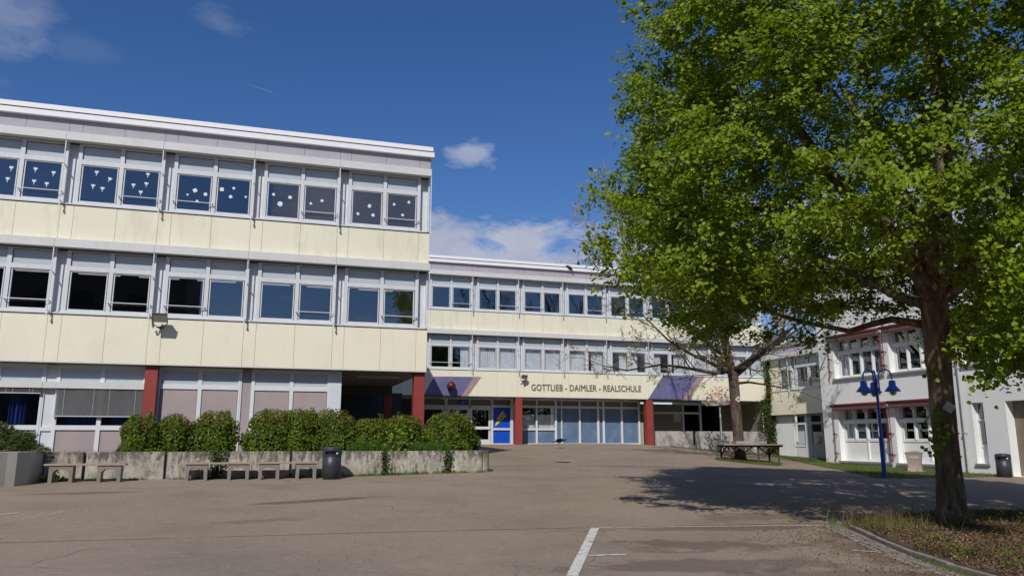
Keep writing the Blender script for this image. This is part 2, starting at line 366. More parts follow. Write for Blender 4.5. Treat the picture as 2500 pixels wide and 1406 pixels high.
def leafmat(name, cols, trans=.5, rough=.45, sc=1.0, spec=.15, var=.72):
    m, t = material(name); g = G(t)
    ri = g.n('ShaderNodeNewGeometry').outputs['Random Per Island']
    c = g.ramp(ri, [(i/(len(cols)-1), cc) for i, cc in enumerate(cols)])
    v = g.noise(g.pos(), sc, 4, .6); c = g.mix(.5, c, g.ramp(v, [(.35, tuple(x*var for x in cols[0])), (.65, tuple(min(1, x*1.25) for x in cols[-1]))]))
    df = g.n('ShaderNodeBsdfPrincipled', {'Base Color': c, 'Roughness': rough, 'Specular IOR Level': spec}).outputs[0]
    ct = g.mix(1.0, c, (.95, 1.0, .35), 'MULTIPLY'); ct = g.mix(.35, ct, (.20, .27, .02))
    tl = g.n('ShaderNodeBsdfTranslucent', {'Color': ct}).outputs[0]
    g.out(g.n('ShaderNodeMixShader', {0: trans, 1: df, 2: tl}).outputs[0]); return m
M['leaf'] = leafmat('linden_leaf', [(.145, .225, .012), (.215, .31, .016), (.295, .38, .024)], .47, sc=1.7, spec=.3, var=.55)
M['shrub'] = leafmat('shrub_leaf', [(.045, .088, .010), (.085, .145, .014), (.15, .205, .022)], .30, sc=4)
M['shrub_tip'] = leafmat('shrub_young_leaf', [(.14, .19, .025), (.19, .20, .03), (.17, .12, .035)], .35, sc=4)
M['juniper'] = leafmat('juniper_leaf', [(.03, .065, .018), (.05, .10, .02), (.09, .12, .03)], .15, sc=4)
M['ivy'] = leafmat('ivy_leaf', [(.015, .038, .008), (.03, .06, .010), (.075, .10, .02)], .15, sc=3)
M['bud'] = leafmat('bud_leaf', [(.26, .25, .05), (.34, .31, .07), (.30, .22, .06)], .45)
M['maple'] = leafmat('maple_leaf', [(.16, .24, .02), (.23, .30, .03)], .4)
M['grass'] = leafmat('grass_blade', [(.05, .11, .02), (.10, .17, .025), (.19, .21, .05)], .35, sc=.9)
M['grass_dark'] = leafmat('tall_grass', [(.03, .085, .015), (.05, .13, .02), (.085, .16, .03)], .3)
M['straw'] = leafmat('dry_stem', [(.16, .11, .06), (.26, .20, .11), (.10, .06, .035)], .15)
M['litter'] = leafmat('dry_leaf', [(.08, .043, .026), (.15, .085, .052), (.25, .165, .10)], .1)

# ------------------------------------------------------------------ terrain
CP = np.array([(0,0,-1.6),(-12,0,-1.58),(12,0,-1.62),(-12,12,-1.32),(0,12,-1.34),(12.3,12,-1.45),(24,10,-1.6),(32,12,-1.6),(32,0,-1.7),
(-14,23,-.98),(-4,23,-.98),(2,23,-.98),(6.5,22.8,-.90),(27.2,24,-1.29),(27.2,33.8,-1.06),(30.5,40.8,-.94),(30.5,43.5,-.84),(32,34,-1.06),
(13.9,43,-.19),(22.1,43,-.21),(8,43,-.19),(2,43,-.19),(-14,43,-.19),(26.2,43,-.56),(16,33,-.60),(8,33,-.52),(19.9,21.9,-1.2),(20.2,30,-1.0),(2,33,-.5)])
def _phi(r2): return np.where(r2 > 0, r2*np.log(np.maximum(r2, 1e-12)), 0)*.5
_n = len(CP); _d = ((CP[:, None, :2]-CP[None, :, :2])**2).sum(-1)
_A = np.zeros((_n+3, _n+3)); _A[:_n, :_n] = _phi(_d)+np.eye(_n)*2.0; _A[:_n, _n] = 1; _A[:_n, _n+1:] = CP[:, :2]; _A[_n:, :_n] = _A[:_n, _n:].T
_w = np.linalg.solve(_A, np.r_[CP[:, 2], 0, 0, 0])
def zg(x, y):
    x = np.clip(np.asarray(x, float), -14, 32); y = np.clip(np.asarray(y, float), 0, 43.5)
    r2 = (x[..., None]-CP[:, 0])**2+(y[..., None]-CP[:, 1])**2
    return _phi(r2)@_w[:_n]+_w[_n]+_w[_n+1]*x+_w[_n+2]*y
def gz(x, y): return float(zg(x, y))
xs = np.unique(np.r_[np.linspace(-900, -60, 8), np.linspace(-60, -14, 12), np.arange(-14, 33, .5), np.linspace(33, 80, 12), np.linspace(80, 900, 8)])
ys = np.unique(np.r_[np.linspace(-900, -40, 8), np.linspace(-40, 0, 10), np.arange(0, 44.01, .5), np.linspace(45, 90, 12), np.linspace(90, 1200, 8)])
XX, YY = np.meshgrid(xs, ys); ZZ = zg(XX, YY)
mb = MB(); mb.v = list(zip(XX.ravel().tolist(), YY.ravel().tolist(), ZZ.ravel().tolist())); nx = len(xs)
mb.f = [(j*nx+i, j*nx+i+1, (j+1)*nx+i+1, (j+1)*nx+i) for j in range(len(ys)-1) for i in range(nx-1)]
tag(newobj('ground', mb.mesh('ground', M['asphalt'], True)), kind='structure')

def strip(name, pts, wd, mat, dz=.008):
    """painted line along a polyline, laid on the terrain"""
    mb = MB(); P = []
    for a, b in zip(pts[:-1], pts[1:]):
        n = max(2, int(math.dist(a, b)/.25))
        P += [(a[0]+(b[0]-a[0])*i/n, a[1]+(b[1]-a[1])*i/n) for i in range(n)]
    P.append(pts[-1]); prev = None
    for i, p in enumerate(P):
        q0 = P[max(i-1, 0)]; q1 = P[min(i+1, len(P)-1)]; t = Vector((q1[0]-q0[0], q1[1]-q0[1])).normalized(); nn = (-t.y, t.x)
        l = (p[0]+nn[0]*wd/2, p[1]+nn[1]*wd/2); r = (p[0]-nn[0]*wd/2, p[1]-nn[1]*wd/2)
        cur = ((*l, gz(*l)+dz), (*r, gz(*r)+dz))
        if prev: mb.quad(prev[0], prev[1], cur[1], cur[0])
        prev = cur
    return tag(newobj(name, mb.mesh(name, mat)), kind='structure')
strip('parking_line', [(3.30, 8.35), (5.16, 12.02)], .13, M['paint'])
strip('parking_line', [(2.0, 5.8), (3.28, 8.32)], .13, M['paint'])
strip('parking_line', [(4.02, 9.59), (4.52, 9.56)], .085, M['paint'])
strip('parking_line', [(5.22, 12.02), (7.0, 11.86), (9.5, 11.66)], .045, M['paint'])
strip('parking_line', [(7.78, 9.26), (8.02, 9.05)], .07, M['paint'])
strip('parking_line', [(-3.95, 14.2), (-3.10, 16.6)], .08, M['paint_old'])
strip('parking_line', [(-4.6, 15.3), (-4.0, 16.0)], .08, M['paint'])
strip('parking_line', [(9.9, 33.4), (15.5, 33.8)], .09, M['paint_old'])
mb = MB().lathe([(0.001, .012), (.30, .012), (.32, .004)], 24, (10.5, 27.4, gz(10.5, 27.4)))
tag(newobj('manhole_cover', mb.mesh('manhole_cover', M['gasket'])), 'round dark iron manhole cover set in the asphalt plaza', 'manhole cover')

# ------------------------------------------------------------------ leaf and branch helpers
def leaf_cloud(name, pos, nrm, size, mat, parent=None, ratio=.85, fold=.25, kind='leaf', world=True, tip=None):
    """many small folded leaves in one mesh; pos (n,3), nrm (n,3)"""
    n = len(pos); pos = np.asarray(pos); nrm = np.asarray(nrm); size = np.broadcast_to(np.asarray(size, float), (n,))
    nrm = nrm/np.maximum(np.linalg.norm(nrm, axis=1, keepdims=True), 1e-6)
    if tip is None:
        tip = rng.normal(size=(n, 3)); tip[:, 2] -= .5
    t = tip-(tip*nrm).sum(1, keepdims=True)*nrm; t /= np.maximum(np.linalg.norm(t, axis=1, keepdims=True), 1e-6)
    b = np.cross(nrm, t); s = size[:, None]
    if kind == 'leaf':      # 6-corner rounded leaf made of two folded halves
        L_ = [(0, -.5, 0), (0, .5, 0), (-.48*ratio, .12, fold), (-.40*ratio, -.34, fold), (.40*ratio, -.34, fold), (.48*ratio, .12, fold)]
        F_ = [(0, 1, 2, 3), (0, 4, 5, 1)]
    elif kind == 'kite':
        L_ = [(0, -.5, 0), (-.4*ratio, 0, fold), (0, .5, 0), (.4*ratio, 0, fold)]; F_ = [(0, 3, 2, 1)]
    else:                   # blade
        L_ = [(-.5*ratio, 0, 0), (.5*ratio, 0, 0), (.18*ratio, .6, .05), (0, 1, .16), (-.18*ratio, .6, .05)]; F_ = [(0, 1, 2, 3, 4)]
    k = len(L_); V = np.empty((n, k, 3))
    for i, (a, c, d) in enumerate(L_): V[:, i] = pos+s*(a*b+c*t+d*nrm)
    V = V.reshape(-1, 3)
    fl = np.array(sum(F_, ())); idx = (np.arange(n)[:, None]*k+fl[None]).ravel()
    cnt = np.tile([len(f) for f in F_], n); st = np.r_[0, np.cumsum(cnt)[:-1]]
    me = bpy.data.meshes.new(name)
    if parent is not None and world: V = V-np.array(parent.location)[None]
    me.vertices.add(len(V)); me.vertices.foreach_set('co', V.astype(np.float32).ravel())
    me.loops.add(len(idx)); me.loops.foreach_set('vertex_index', idx.astype(np.int32))
    me.polygons.add(len(cnt)); me.polygons.foreach_set('loop_start', st.astype(np.int32))
    try: me.polygons.foreach_set('loop_total', cnt.astype(np.int32))
    except Exception: pass
    me.materials.append(mat); me.update(calc_edges=True); me.validate()
    return newobj(name, me, parent)
def rand_dir(n):
    v = rng.normal(size=(n, 3)); return v/np.linalg.norm(v, axis=1, keepdims=True)
TOSUN = np.array(-SUN)
# ------------------------------------------------------------------ the school system facade
n_, w_u, BAY = .376, 1.2, 2.776            # narrow infill, window unit, bay
SILL, WH, STOREY = 1.471, 1.966, 3.40
def sys_meshes():
    D = {}
    # window unit 1.2 x 1.966: origin lower left, looking -y; depth +y
    mb = MB()
    x0, x1 = .0, w_u
    mb.box(x0, .062, .05, .15, 0, WH).box(x1-.062, x1, .05, .15, 0, WH)              # stiles
    mb.box(.062, x1-.062, .05, .15, WH-.07, WH).box(.062, x1-.062, .05, .15, 1.30, 1.45).box(.062, x1-.062, .05, .15, 0, .085)
    for a, b, c, d in ((.085, .115, .085, 1.30), (x1-.115, x1-.085, .085, 1.30)): mb.box(a, b, .075, .14, c, d)
    mb.box(.115, x1-.115, .075, .14, 1.265, 1.298).box(.115, x1-.115, .075, .14, .087, .125)
    D['frame'] = mb.mesh('window', M['frame'])
    mb = MB()
    for a, b, c, d in ((.0625, .0845, .086, 1.299), (x1-.0845, x1-.0625, .086, 1.299)): mb.box(a, b, .09, .14, c, d)
    for c, d in ((1.452, 1.462), (WH-.083, WH-.072)): mb.box(.064, x1-.064, .09, .14, c, d)
    for a, b in ((.064, .074), (x1-.074, x1-.064)): mb.box(a, b, .09, .14, 1.463, WH-.084)
    D['gasket'] = mb.mesh('gasket', M['gasket'])
    D['tpanel'] = MB().box(.075, x1-.075, .105, .14, 1.463, WH-.084).mesh('transom_panel', M['tpanel'])
    D['pane'] = MB().quad((.112, .118, .122), (x1-.112, .118, .122), (x1-.112, .118, 1.268), (.112, .118, 1.268)).mesh('pane', M['glass'])
    mb = MB(); mb.tube([(-.02, -.045, .36), (x1-.0, -.045, .36)], .014, 8)
    for x in (.0, x1-.02): mb.box(x-.012, x+.012, -.045, .05, .345, .375)
    D['rail'] = mb.mesh('rail', M['rail'])
    mb = MB(); mb.box(.0, .05, .03, .23, 0, WH).box(n_-.05, n_, .05, .23, 0, WH).box(.05, n_-.05, .16, .23, 0, .05)
    D['ninfill_frame'] = mb.mesh('infill_frame', M['frame'])
    D['ninfill'] = MB().box(.05, n_-.05, .205, .23, .05, WH-.001).mesh('infill_panel', M['infill'])
    mb = MB().box(-.014, .014, -.21, -.18, -.10, WH).box(-.012, .012, -.18, .05, .02, .05).box(-.012, .012, -.18, .05, 1.2, 1.23).box(-.02, .02, -.23, -.165, -.12, -.05)
    D['guide'] = mb.mesh('blind_guide', M['rail'])
    return D
S = sys_meshes()
def curtain_mesh(x0, x1, z0, z1, y, mat, folds=9, amp=.014, gather=1.0):
    mb = MB(); n = folds*8; ph = random.random()*6
    for i in range(n+1):
        u = i/n; x = x0+(x1-x0)*u
        yy = y+amp*math.sin(u*folds*2*math.pi+ph+1.3*math.sin(u*7))
        mb.v += [(x, yy, z0), (x+.01*math.sin(i), yy*1.0+.01, z1)]
    for i in range(n): mb.f.append((2*i, 2*i+2, 2*i+3, 2*i+1))
    return mb.mesh('curtain', mat, True)
CUR = {'full': curtain_mesh(.1, 1.1, .1, 1.27, .24, M['curtain'], 9), 'right': curtain_mesh(.62, 1.1, .1, 1.27, .24, M['curtain'], 6),
       'left': curtain_mesh(.1, .62, .1, 1.27, .24, M['curtain'], 6), 'mid': curtain_mesh(.35, 1.1, .1, 1.27, .24, M['curtain'], 8)}
def window(parent, s, z, rail=False, curtain=None):
    wd = newobj('window', S['frame'], parent, (s, 0, z))
    newobj('gasket', S['gasket'], wd); newobj('transom_panel', S['tpanel'], wd)
    p = newobj('pane', S['pane'], wd, (0, 0, 0), (random.uniform(-.004, .004), 0, random.uniform(-.006, .006)))
    if rail: newobj('rail', S['rail'], wd)
    if curtain: newobj('curtain', CUR[curtain], wd)
    return wd
def cladding(parent, s0, joints, s1, z0, z1, mat, name='cladding', y0=0.0, th=.03, gap=.009):
    e = [s0]+[j for j in joints if s0+.02 < j < s1-.02]+[s1]; mb = MB()
    for a, b in zip(e[:-1], e[1:]): mb.box(a+gap/2, b-gap/2, y0, y0+th, z0, z1)
    return part(name, mb, mat, parent)
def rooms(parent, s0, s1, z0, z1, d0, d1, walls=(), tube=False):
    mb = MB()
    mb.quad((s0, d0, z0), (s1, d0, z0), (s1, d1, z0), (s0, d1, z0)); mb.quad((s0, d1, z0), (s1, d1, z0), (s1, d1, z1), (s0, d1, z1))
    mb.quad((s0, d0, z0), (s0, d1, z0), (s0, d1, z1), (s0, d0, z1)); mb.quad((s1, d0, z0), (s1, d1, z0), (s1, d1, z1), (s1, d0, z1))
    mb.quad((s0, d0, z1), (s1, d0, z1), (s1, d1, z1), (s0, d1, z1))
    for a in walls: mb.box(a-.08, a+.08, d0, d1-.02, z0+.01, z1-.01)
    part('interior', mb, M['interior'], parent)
    mb = MB()
    for k, dy in enumerate((1.2, 3.0)):
        x = s0+.6
        while x < s1-1.6:
            mb.box(x, x+1.3, d0+dy, d0+dy+.05, z1-.13, z1-.105); x += 1.9
    part('ceiling_light', mb, M['tube'] if tube else M['strip'], parent)
def system_storeys(b, i0, i1, joff, s_end, zb, upper, depth, rails, curtains, top=True, roofz=None, extra_end=True, band_to=None):
    """two storeys of the system facade in local coords; zb = underside of the lowest cream band; bay i starts at joff+i*BAY"""
    posts = [joff+i*BAY for i in range(i0, i1)]
    joints = sum([[p, p+n_, p+n_+w_u] for p in posts], [])+[joff+i1*BAY, joff+i1*BAY+n_]
    s0 = posts[0]
    for k in range(upper):
        z0 = zb+k*STOREY; sill = z0+SILL; top_ = sill+WH
        cb = z0 if k == 0 else z0+.29
        cladding(b, s0, joints, s_end, cb, sill-.068, M['cream'] if k == 0 else M['cream_up'])
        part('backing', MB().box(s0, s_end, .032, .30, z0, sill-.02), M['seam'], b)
        part('sill', MB().box(s0, s_end-.08 if extra_end else s_end, -.035, .06, sill-.042, sill-.002), M['frame'], b)
        part('sill_shadow_strip', MB().box(s0, s_end-.02, -.012, .031, sill-.066, sill-.044), M['gasket'], b)  # dark strip standing in for the shadow line under the sill
        for i, p in zip(range(i0, i1), posts):
            f = newobj('infill_panel', S['ninfill_frame'], b, (p, 0, sill)); newobj('board', S['ninfill'], f)
            newobj('blind_guide', S['guide'], b, (p, 0, sill))
            for q in (0, 1):
                WIN[(id(b), k, i, q)] = window(b, p+n_+q*w_u, sill, (k, i, q) in rails, curtains.get((k, i, q)))
        if extra_end:
            p = joff+i1*BAY
            f = newobj('infill_panel', S['ninfill_frame'], b, (p, 0, sill)); newobj('board', S['ninfill'], f)
            newobj('blind_guide', S['guide'], b, (p+n_, 0, sill))
        # shutter box above the windows, one length per bay
        mb = MB(); e = [s0]+[p for p in posts[1:]]+[s_end]
        for a, c in zip(e[:-1], e[1:]): mb.box(a+.004, c-.004, -.235, .02, top_+.002, top_+.255)
        part('shutter_box', mb, M['fascia'], b)
        part('backing', MB().box(s0, s_end, .03, .30, top_+.004, top_+.30), M['seam'], b)
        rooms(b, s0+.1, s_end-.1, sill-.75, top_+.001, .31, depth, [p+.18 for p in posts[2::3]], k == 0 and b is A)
        if k == upper-1 and top:
            cladding(b, s0, joints, s_end, top_+.262, top_+.74, M['lilac'], 'parapet_panel', .0)
            part('backing', MB().box(s0, s_end, .032, .30, top_+.302, top_+.74), M['seam'], b)
            part('coping', MB().box(s0-.05, s_end+.10, -.14, .5, top_+.742, top_+.915), M['coping'], b)
            part('coping', MB().box(s0-.05, s_end+.06, -.10, .4, top_+.975, top_+1.13), M['coping'], b)
            part('coping_gap', MB().box(s0-.04, s_end+.04, -.085, .35, top_+.916, top_+.974), M['seam'], b)
WIN = {}

# ------------------------------------------------------------------ front school wing (A)
YA, ZA = 26.12, 2.318
A = thing('school_wing', (0, YA, -.35), 'front school wing, nearest the camera, with cream bands and paper tulips in its upper windows', 'school building', 'school wings')
A_rails = {(1, 0, 1), (1, -1, 1), (1, 1, 0), (1, 2, 1), (1, 3, 1), (1, -2, 1), (0, -1, 1), (0, 0, 1), (0, 1, 0), (0, 2, 1), (0, 3, 1)}
off = .35
JA = -6.337; AEND = 5.15
system_storeys(A, -3, 4, JA, AEND, ZA+off, 2, 7.0, A_rails, {})
ztop = ZA+off+2*STOREY
part('end_wall', MB().box(AEND-.30, AEND-.001, .301, 16.6, ZA+off+.001, ztop+.95), M['cream'], A)
part('end_wall', MB().box(JA-3*BAY-.2, JA-3*BAY-.001, .0, 16.6, 0, ztop+.95), M['cream'], A)
part('roof', MB().box(JA-3*BAY, AEND-.31, .51, 16.6, ztop+.60, ztop+.75), M['rooffelt'], A)
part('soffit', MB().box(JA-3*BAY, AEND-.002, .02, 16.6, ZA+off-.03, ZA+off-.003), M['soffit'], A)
part('soffit_trim', MB().box(JA-3*BAY, AEND, -.004, .018, ZA+off-.03, ZA+off-.003), M['frame'], A)
part('back_beam', MB().box(2.3, AEND-.02, 7.3, 7.6, ZA+off-.42, ZA+off-.032), M['seam'], A)
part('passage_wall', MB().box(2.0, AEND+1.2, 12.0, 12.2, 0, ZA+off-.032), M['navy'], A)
part('passage_wall', MB().box(2.28, 2.38, .38, 12.0, 0, ZA+off-.032), M['infill'], A)
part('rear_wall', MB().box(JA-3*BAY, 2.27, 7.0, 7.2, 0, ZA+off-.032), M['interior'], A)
part('passage_light', MB().box(3.1, 4.6, 2.0, 2.12, ZA+off-.10, ZA+off-.034), M['tpanel'], A)
for x in (-3.56, 4.765):
    bevel(part('column', MB().box(x+.0, x+.36, .13, .50, 0, ZA+off-.032), M['red'], A), .012)
part('column', MB().box(4.80, 5.13, 7.35, 7.7, 0, ZA+off-.04), M['red'], A)
part('column', MB().box(-11.9, -11.54, .13, .50, 0, ZA+off-.032), M['red'], A)
# ground floor, set back behind the columns
dg = .38; zt = ZA+off
def gwin(parent, x, z_top, style, wd=w_u):
    """style 'blind'/'open': real window with shutter box; 'panel': opaque lower board"""
    mb = MB(); y0, y1 = dg, dg+.10
    mb.box(x, x+.06, y0, y1, 0, z_top-.04).box(x+wd-.06, x+wd, y0, y1, 0, z_top-.04)
    mb.box(x+.06, x+wd-.06, y0, y1, z_top-.16, z_top-.04)
    if style == 'panel':
        mb.box(x+.06, x+wd-.06, y0, y1, z_top-.72, z_top-.57)
        f = part('window_frame', mb, M['frame_w'], parent)
        part('transom_panel', MB().box(x+.061, x+wd-.061, y0+.03, y1-.02, z_top-.569, z_top-.161), M['tpanel'], f)
        part('board', MB().box(x+.075, x+wd-.075, y0+.035, y1-.02, .001, z_top-.735), M['pink'], f)
        part('gasket', MB().box(x+.061, x+wd-.061, y0+.05, y1-.01, .001, z_top-.721), M['gasket'], f)
    else:
        mb.box(x+.06, x+wd-.06, y0, y1, z_top-.72, z_top-.57).box(x+.06, x+wd-.06, y0, y1, z_top-1.99, z_top-1.85)
        f = part('window', mb, M['frame_w'], parent)
        part('transom_panel', MB().box(x+.061, x+wd-.061, y0+.03, y1-.02, z_top-.569, z_top-.161), M['tpanel'], f)
        part('pane', MB().quad((x+.061, y0+.06, z_top-1.849), (x+wd-.061, y0+.06, z_top-1.849), (x+wd-.061, y0+.06, z_top-.721), (x+.061, y0+.06, z_top-.721)), M['glass'], f)
        part('board', MB().box(x+.061, x+wd-.061, y0+.04, y1-.01, .001, z_top-1.991), M['pink'], f)
        f2 = newobj('curtain', curtain_mesh(x+.30, x+.78 if style == 'open' else x+wd-.15, z_top-1.84, z_top-.73, y0+.25, M['bluecurtain'], 5, .05), f)
    return f
def ginfill(parent, x, wd, z_top, mat, split=True):
    mb = MB().box(x, x+.045, dg+.01, dg+.09, 0, z_top-.04).box(x+wd-.045, x+wd, dg+.01, dg+.09, 0, z_top-.04)
    if split: mb.box(x+.045, x+wd-.045, dg+.01, dg+.09, z_top-2.02, z_top-1.90)
    f = part('infill_panel', mb, M['frame_w'], parent)
    part('board', MB().box(x+.045, x+wd-.045, dg+.05, dg+.08, .001, z_top-.05), mat, f)
for i in (-3, -2, -1, 0):
    p = JA+i*BAY
    if i != -2: ginfill(A, p, n_, zt, M['infill'])
    for q in (0, 1):
        gwin(A, p+n_+q*w_u, zt, 'blind' if i == 0 else 'open')
    zs = zt-.575
    part('shutter_box', MB().box(p+.0, p+BAY-.01, dg-.13, dg-.002, zs-.19, zs), M['fascia'], A)
    for q0, q1 in (((p+n_-.02, p+BAY-.03),) if i == 0 else ((p+n_-.02, p+n_+w_u-.02), (p+n_+w_u+.02, p+BAY-.03))):
        mb = MB(); nsl = 27 if i == 0 else 9; pitch = .030 if i == 0 else .016
        for k in range(nsl):
            z = zs-.20-pitch*k; c = .016 if i == 0 else .012
            b0 = len(mb.v); mb.v += [(q0, dg-.10, z-c*.6), (q1, dg-.10, z-c*.6), (q1, dg-.055, z+c*.2), (q0, dg-.055, z+c*.2), (q0, dg-.012, z+c*.75), (q1, dg-.012, z+c*.75)]
            mb.f += [(b0, b0+1, b0+2, b0+3), (b0+3, b0+2, b0+5, b0+4)]
        zb_ = zs-.20-pitch*nsl; mb.box(q0, q1, dg-.10, dg-.02, zb_-.015, zb_+.012)
        for xx in (q0+.25, (q0+q1)/2-.15, (q0+q1)/2+.28, q1-.2): mb.box(xx-.004, xx+.004, dg-.105, dg-.102, zb_, zs-.19)
        part('blind', mb, M['blind'], A)
for i in (1, 2):
    p = JA+i*BAY
    ginfill(A, p if i > 1 else p+.30, n_ if i > 1 else .076, zt, M['pink'] if i > 1 else M['frame_w'], False)
    for q in (0, 1): gwin(A, p+n_+q*w_u, zt, 'panel')
part('infill_panel', MB().box(JA+3*BAY, 2.279, dg, dg+.08, 0, zt-.035), M['infill'], A)
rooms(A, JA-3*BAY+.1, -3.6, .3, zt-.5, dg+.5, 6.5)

# floodlight on the front wing
def floodlight(loc, label, sc=1.0, yaw=0.0):
    t = thing('floodlight', loc, label, 'floodlight', 'floodlights on the school walls')
    mb = MB()
    # housing: a tilted box tapering to the back, open towards the yard
    rot = Euler((R_(14), 0, yaw)).to_matrix()
    def P(x, y, z): v = rot @ Vector((x*sc, y*sc, z*sc)); return (v.x, v.y-.42*sc, v.z+.12*sc)
    f = [(-.25,-.10,-.14),(.25,-.10,-.14),(.25,-.10,.15),(-.25,-.10,.15)]; g_ = [(-.20,.12,-.09),(.20,.12,-.09),(.20,.12,.12),(-.20,.12,.12)]
    b0 = len(mb.v); mb.v += [P(*q) for q in f+g_]; mb.f += [tuple(b0+i for i in q) for q in ((4,5,6,7),(0,1,5,4),(1,2,6,5),(2,3,7,6),(3,0,4,7))]
    for a, b, c, d in ((-.27,.27,.13,.17),(-.27,.27,-.17,-.13),(-.27,-.23,-.13,.13),(.23,.27,-.13,.13)):
        b0 = len(mb.v); mb.v += [P(x, y, z) for x, y, z in ((a,-.14,c),(b,-.14,c),(b,-.09,c),(a,-.09,c),(a,-.14,d),(b,-.14,d),(b,-.09,d),(a,-.09,d))]
        mb.f += [tuple(b0+i for i in q) for q in ((0,3,2,1),(4,5,6,7),(0,1,5,4),(1,2,6,5),(2,3,7,6),(3,0,4,7))]
    bevel(part('housing', mb, M['lampbody'], t), .012*sc)
    part('lens', MB().quad(P(-.235,-.115,-.135), P(.235,-.115,-.135), P(.235,-.115,.135), P(-.235,-.115,.135)), M['lampglass'], t)
    mb = MB(); mb.tube([(-.26*sc, -.42*sc, .10*sc), (-.26*sc, -.36*sc, -.10*sc), (-.10*sc, -.12*sc, -.22*sc)], .018*sc, 6).tube([(.26*sc, -.42*sc, .10*sc), (.26*sc, -.36*sc, -.10*sc), (.10*sc, -.12*sc, -.22*sc)], .018*sc, 6)
    mb.box(-.12*sc, .12*sc, -.15*sc, -.11*sc, -.25*sc, -.19*sc).box(-.045*sc, .045*sc, -.11*sc, -.002, -.26*sc, -.18*sc)
    part('bracket', mb, M['lampbody'], t)
    mb = MB().ell((-.16*sc, -.10*sc, -.36*sc), (.045*sc, .045*sc, .05*sc), 10, 6).box(-.18*sc, -.14*sc, -.07*sc, -.002, -.35*sc, -.30*sc)
    part('sensor', mb, M['infill'], t, True)
    return t
floodlight((-3.22, YA, 3.62), 'grey floodlight on the cream band of the front wing, under a window post', .82)

# paper decorations behind the upper windows (x, height above the sill, kind, size)
def tulip(parent, x, z, s=.11, rz=0):
    mb = MB(); pts = [(-.56,.55),(-.26,.30),(0,.58),(.26,.30),(.56,.55),(.56,.10),(.38,-.22),(.12,-.36),(-.12,-.36),(-.38,-.22),(-.56,.10)]
    ca, sa = math.cos(rz), math.sin(rz)
    mb.quad(*[(x+(a*ca-b*sa)*s, .110, z+(a*sa+b*ca)*s) for a, b in pts])
    mb.quad(*[(x+(a*ca-b*sa)*s, .110, z+(a*sa+b*ca)*s) for a, b in ((-.17,-.50),(.15,-.50),(-.02,-1.30))])
    part('paper_tulip', mb, M['paper'], parent)
def flake(parent, x, z, s, k=6):
    mb = MB(); a0 = random.random()*3
    mb.quad(*[(x+s*(1 if j % 2 else random.uniform(.62, .95))*math.cos(a0+j*math.pi/k), .110, z+s*(1 if j % 2 else random.uniform(.62, .95))*math.sin(a0+j*math.pi/k)) for j in range(2*k)])
    part('paper_snowflake', mb, M['paper'], parent)
DECO = [(-1, 0, 0.927, 1.001, 0.0, 't'), (-1, 0, 0.867, 0.641, 0.0, 't'), (-1, 1, 0.377, 1.031, 0.0, 't'), (-1, 1, 0.877, 0.961, 0.0, 't'), (-1, 1, 0.377, 0.641, 0.0, 't'), (-1, 1, 0.727, 0.591, 0.0, 't'), (0, 0, 0.491, 1.101, 0.0, 't'), (0, 0, 0.881, 0.921, -0.35, 't'), (0, 0, 0.431, 0.651, 0.0, 't'), (0, 0, 0.701, 0.591, 0.0, 't'), (0, 1, 0.761, 1.191, 0.0, 't'), (0, 1, 0.371, 0.791, 0.0, 't'), (0, 1, 0.741, 0.871, 0.0, 't'), (0, 1, 0.601, 0.581, 0.0, 't'), (1, 0, 0.615, 0.791, 0.08, 'f'), (1, 0, 0.405, 0.631, 0.04, 'f'), (1, 0, 0.945, 0.691, 0.067, 'f'), (1, 0, 0.705, 0.441, 0.053, 'f'), (1, 1, 0.225, 0.911, 0.081, 'f'), (1, 1, 0.595, 0.981, 0.054, 'f'), (1, 1, 0.515, 0.681, 0.067, 'f'), (1, 1, 0.985, 0.721, 0.041, 'f'), (2, 0, 0.279, 0.891, 0.055, 'f'), (2, 0, 0.509, 0.581, 0.096, 'f'), (2, 0, 0.809, 0.841, 0.069, 'f'), (2, 1, 0.299, 0.691, 0.055, 'f'), (2, 1, 0.659, 0.821, 0.056, 'f'), (3, 0, 0.683, 0.781, 0.071, 'f'), (3, 0, 0.303, 0.471, 0.056, 'f'), (3, 0, 0.823, 0.471, 0.071, 'f'), (3, 1, 0.333, 0.921, 0.057, 'f'), (3, 1, 0.853, 1.041, 0.058, 'f'), (3, 1, 0.643, 0.561, 0.057, 'f')]
for i, q, x, z, s, kd in DECO:
    wd = WIN.get((id(A), 1, i, q))
    if wd is None: continue
    if kd == 't': tulip(wd, x, z, .10, s)
    else: flake(wd, x, z, s, random.choice((3, 4, 6)))

# ------------------------------------------------------------------ rear school wing (B)
YB, ZB = 43.05, 2.52
B = thing('school_wing', (0, YB, -.20), 'rear school wing with entrance doors and dark lettering between two violet murals', 'school building', 'school wings')
offb = .20; JB = 11.09; BEND = 30.46
B_rails = {(1, -1, 1), (1, 0, 1), (1, 1, 0), (1, 2, 1), (1, 3, 1), (1, 4, 0), (0, -1, 0), (0, -1, 1), (0, 4, 0), (1, 5, 1)}
B_cur = {(0, -1, 1): 'right', (0, 0, 0): 'full', (0, 0, 1): 'full', (0, 1, 0): 'full', (0, 1, 1): 'full', (0, 2, 0): 'full', (0, 2, 1): 'mid', (0, 3, 0): 'right', (0, 3, 1): 'left', (0, 4, 0): 'left', (0, 4, 1): 'mid', (0, 5, 0): 'full', (0, 5, 1): 'left', (0, 6, 0): 'full', (0, 6, 1): 'mid'}
JB -= .03
system_storeys(B, -3, 7, JB, BEND+.10, ZB+offb, 2, 6.5, B_rails, B_cur, extra_end=False)
zbt = ZB+offb; ztopb = zbt+2*STOREY; b0x = JB-3*BAY
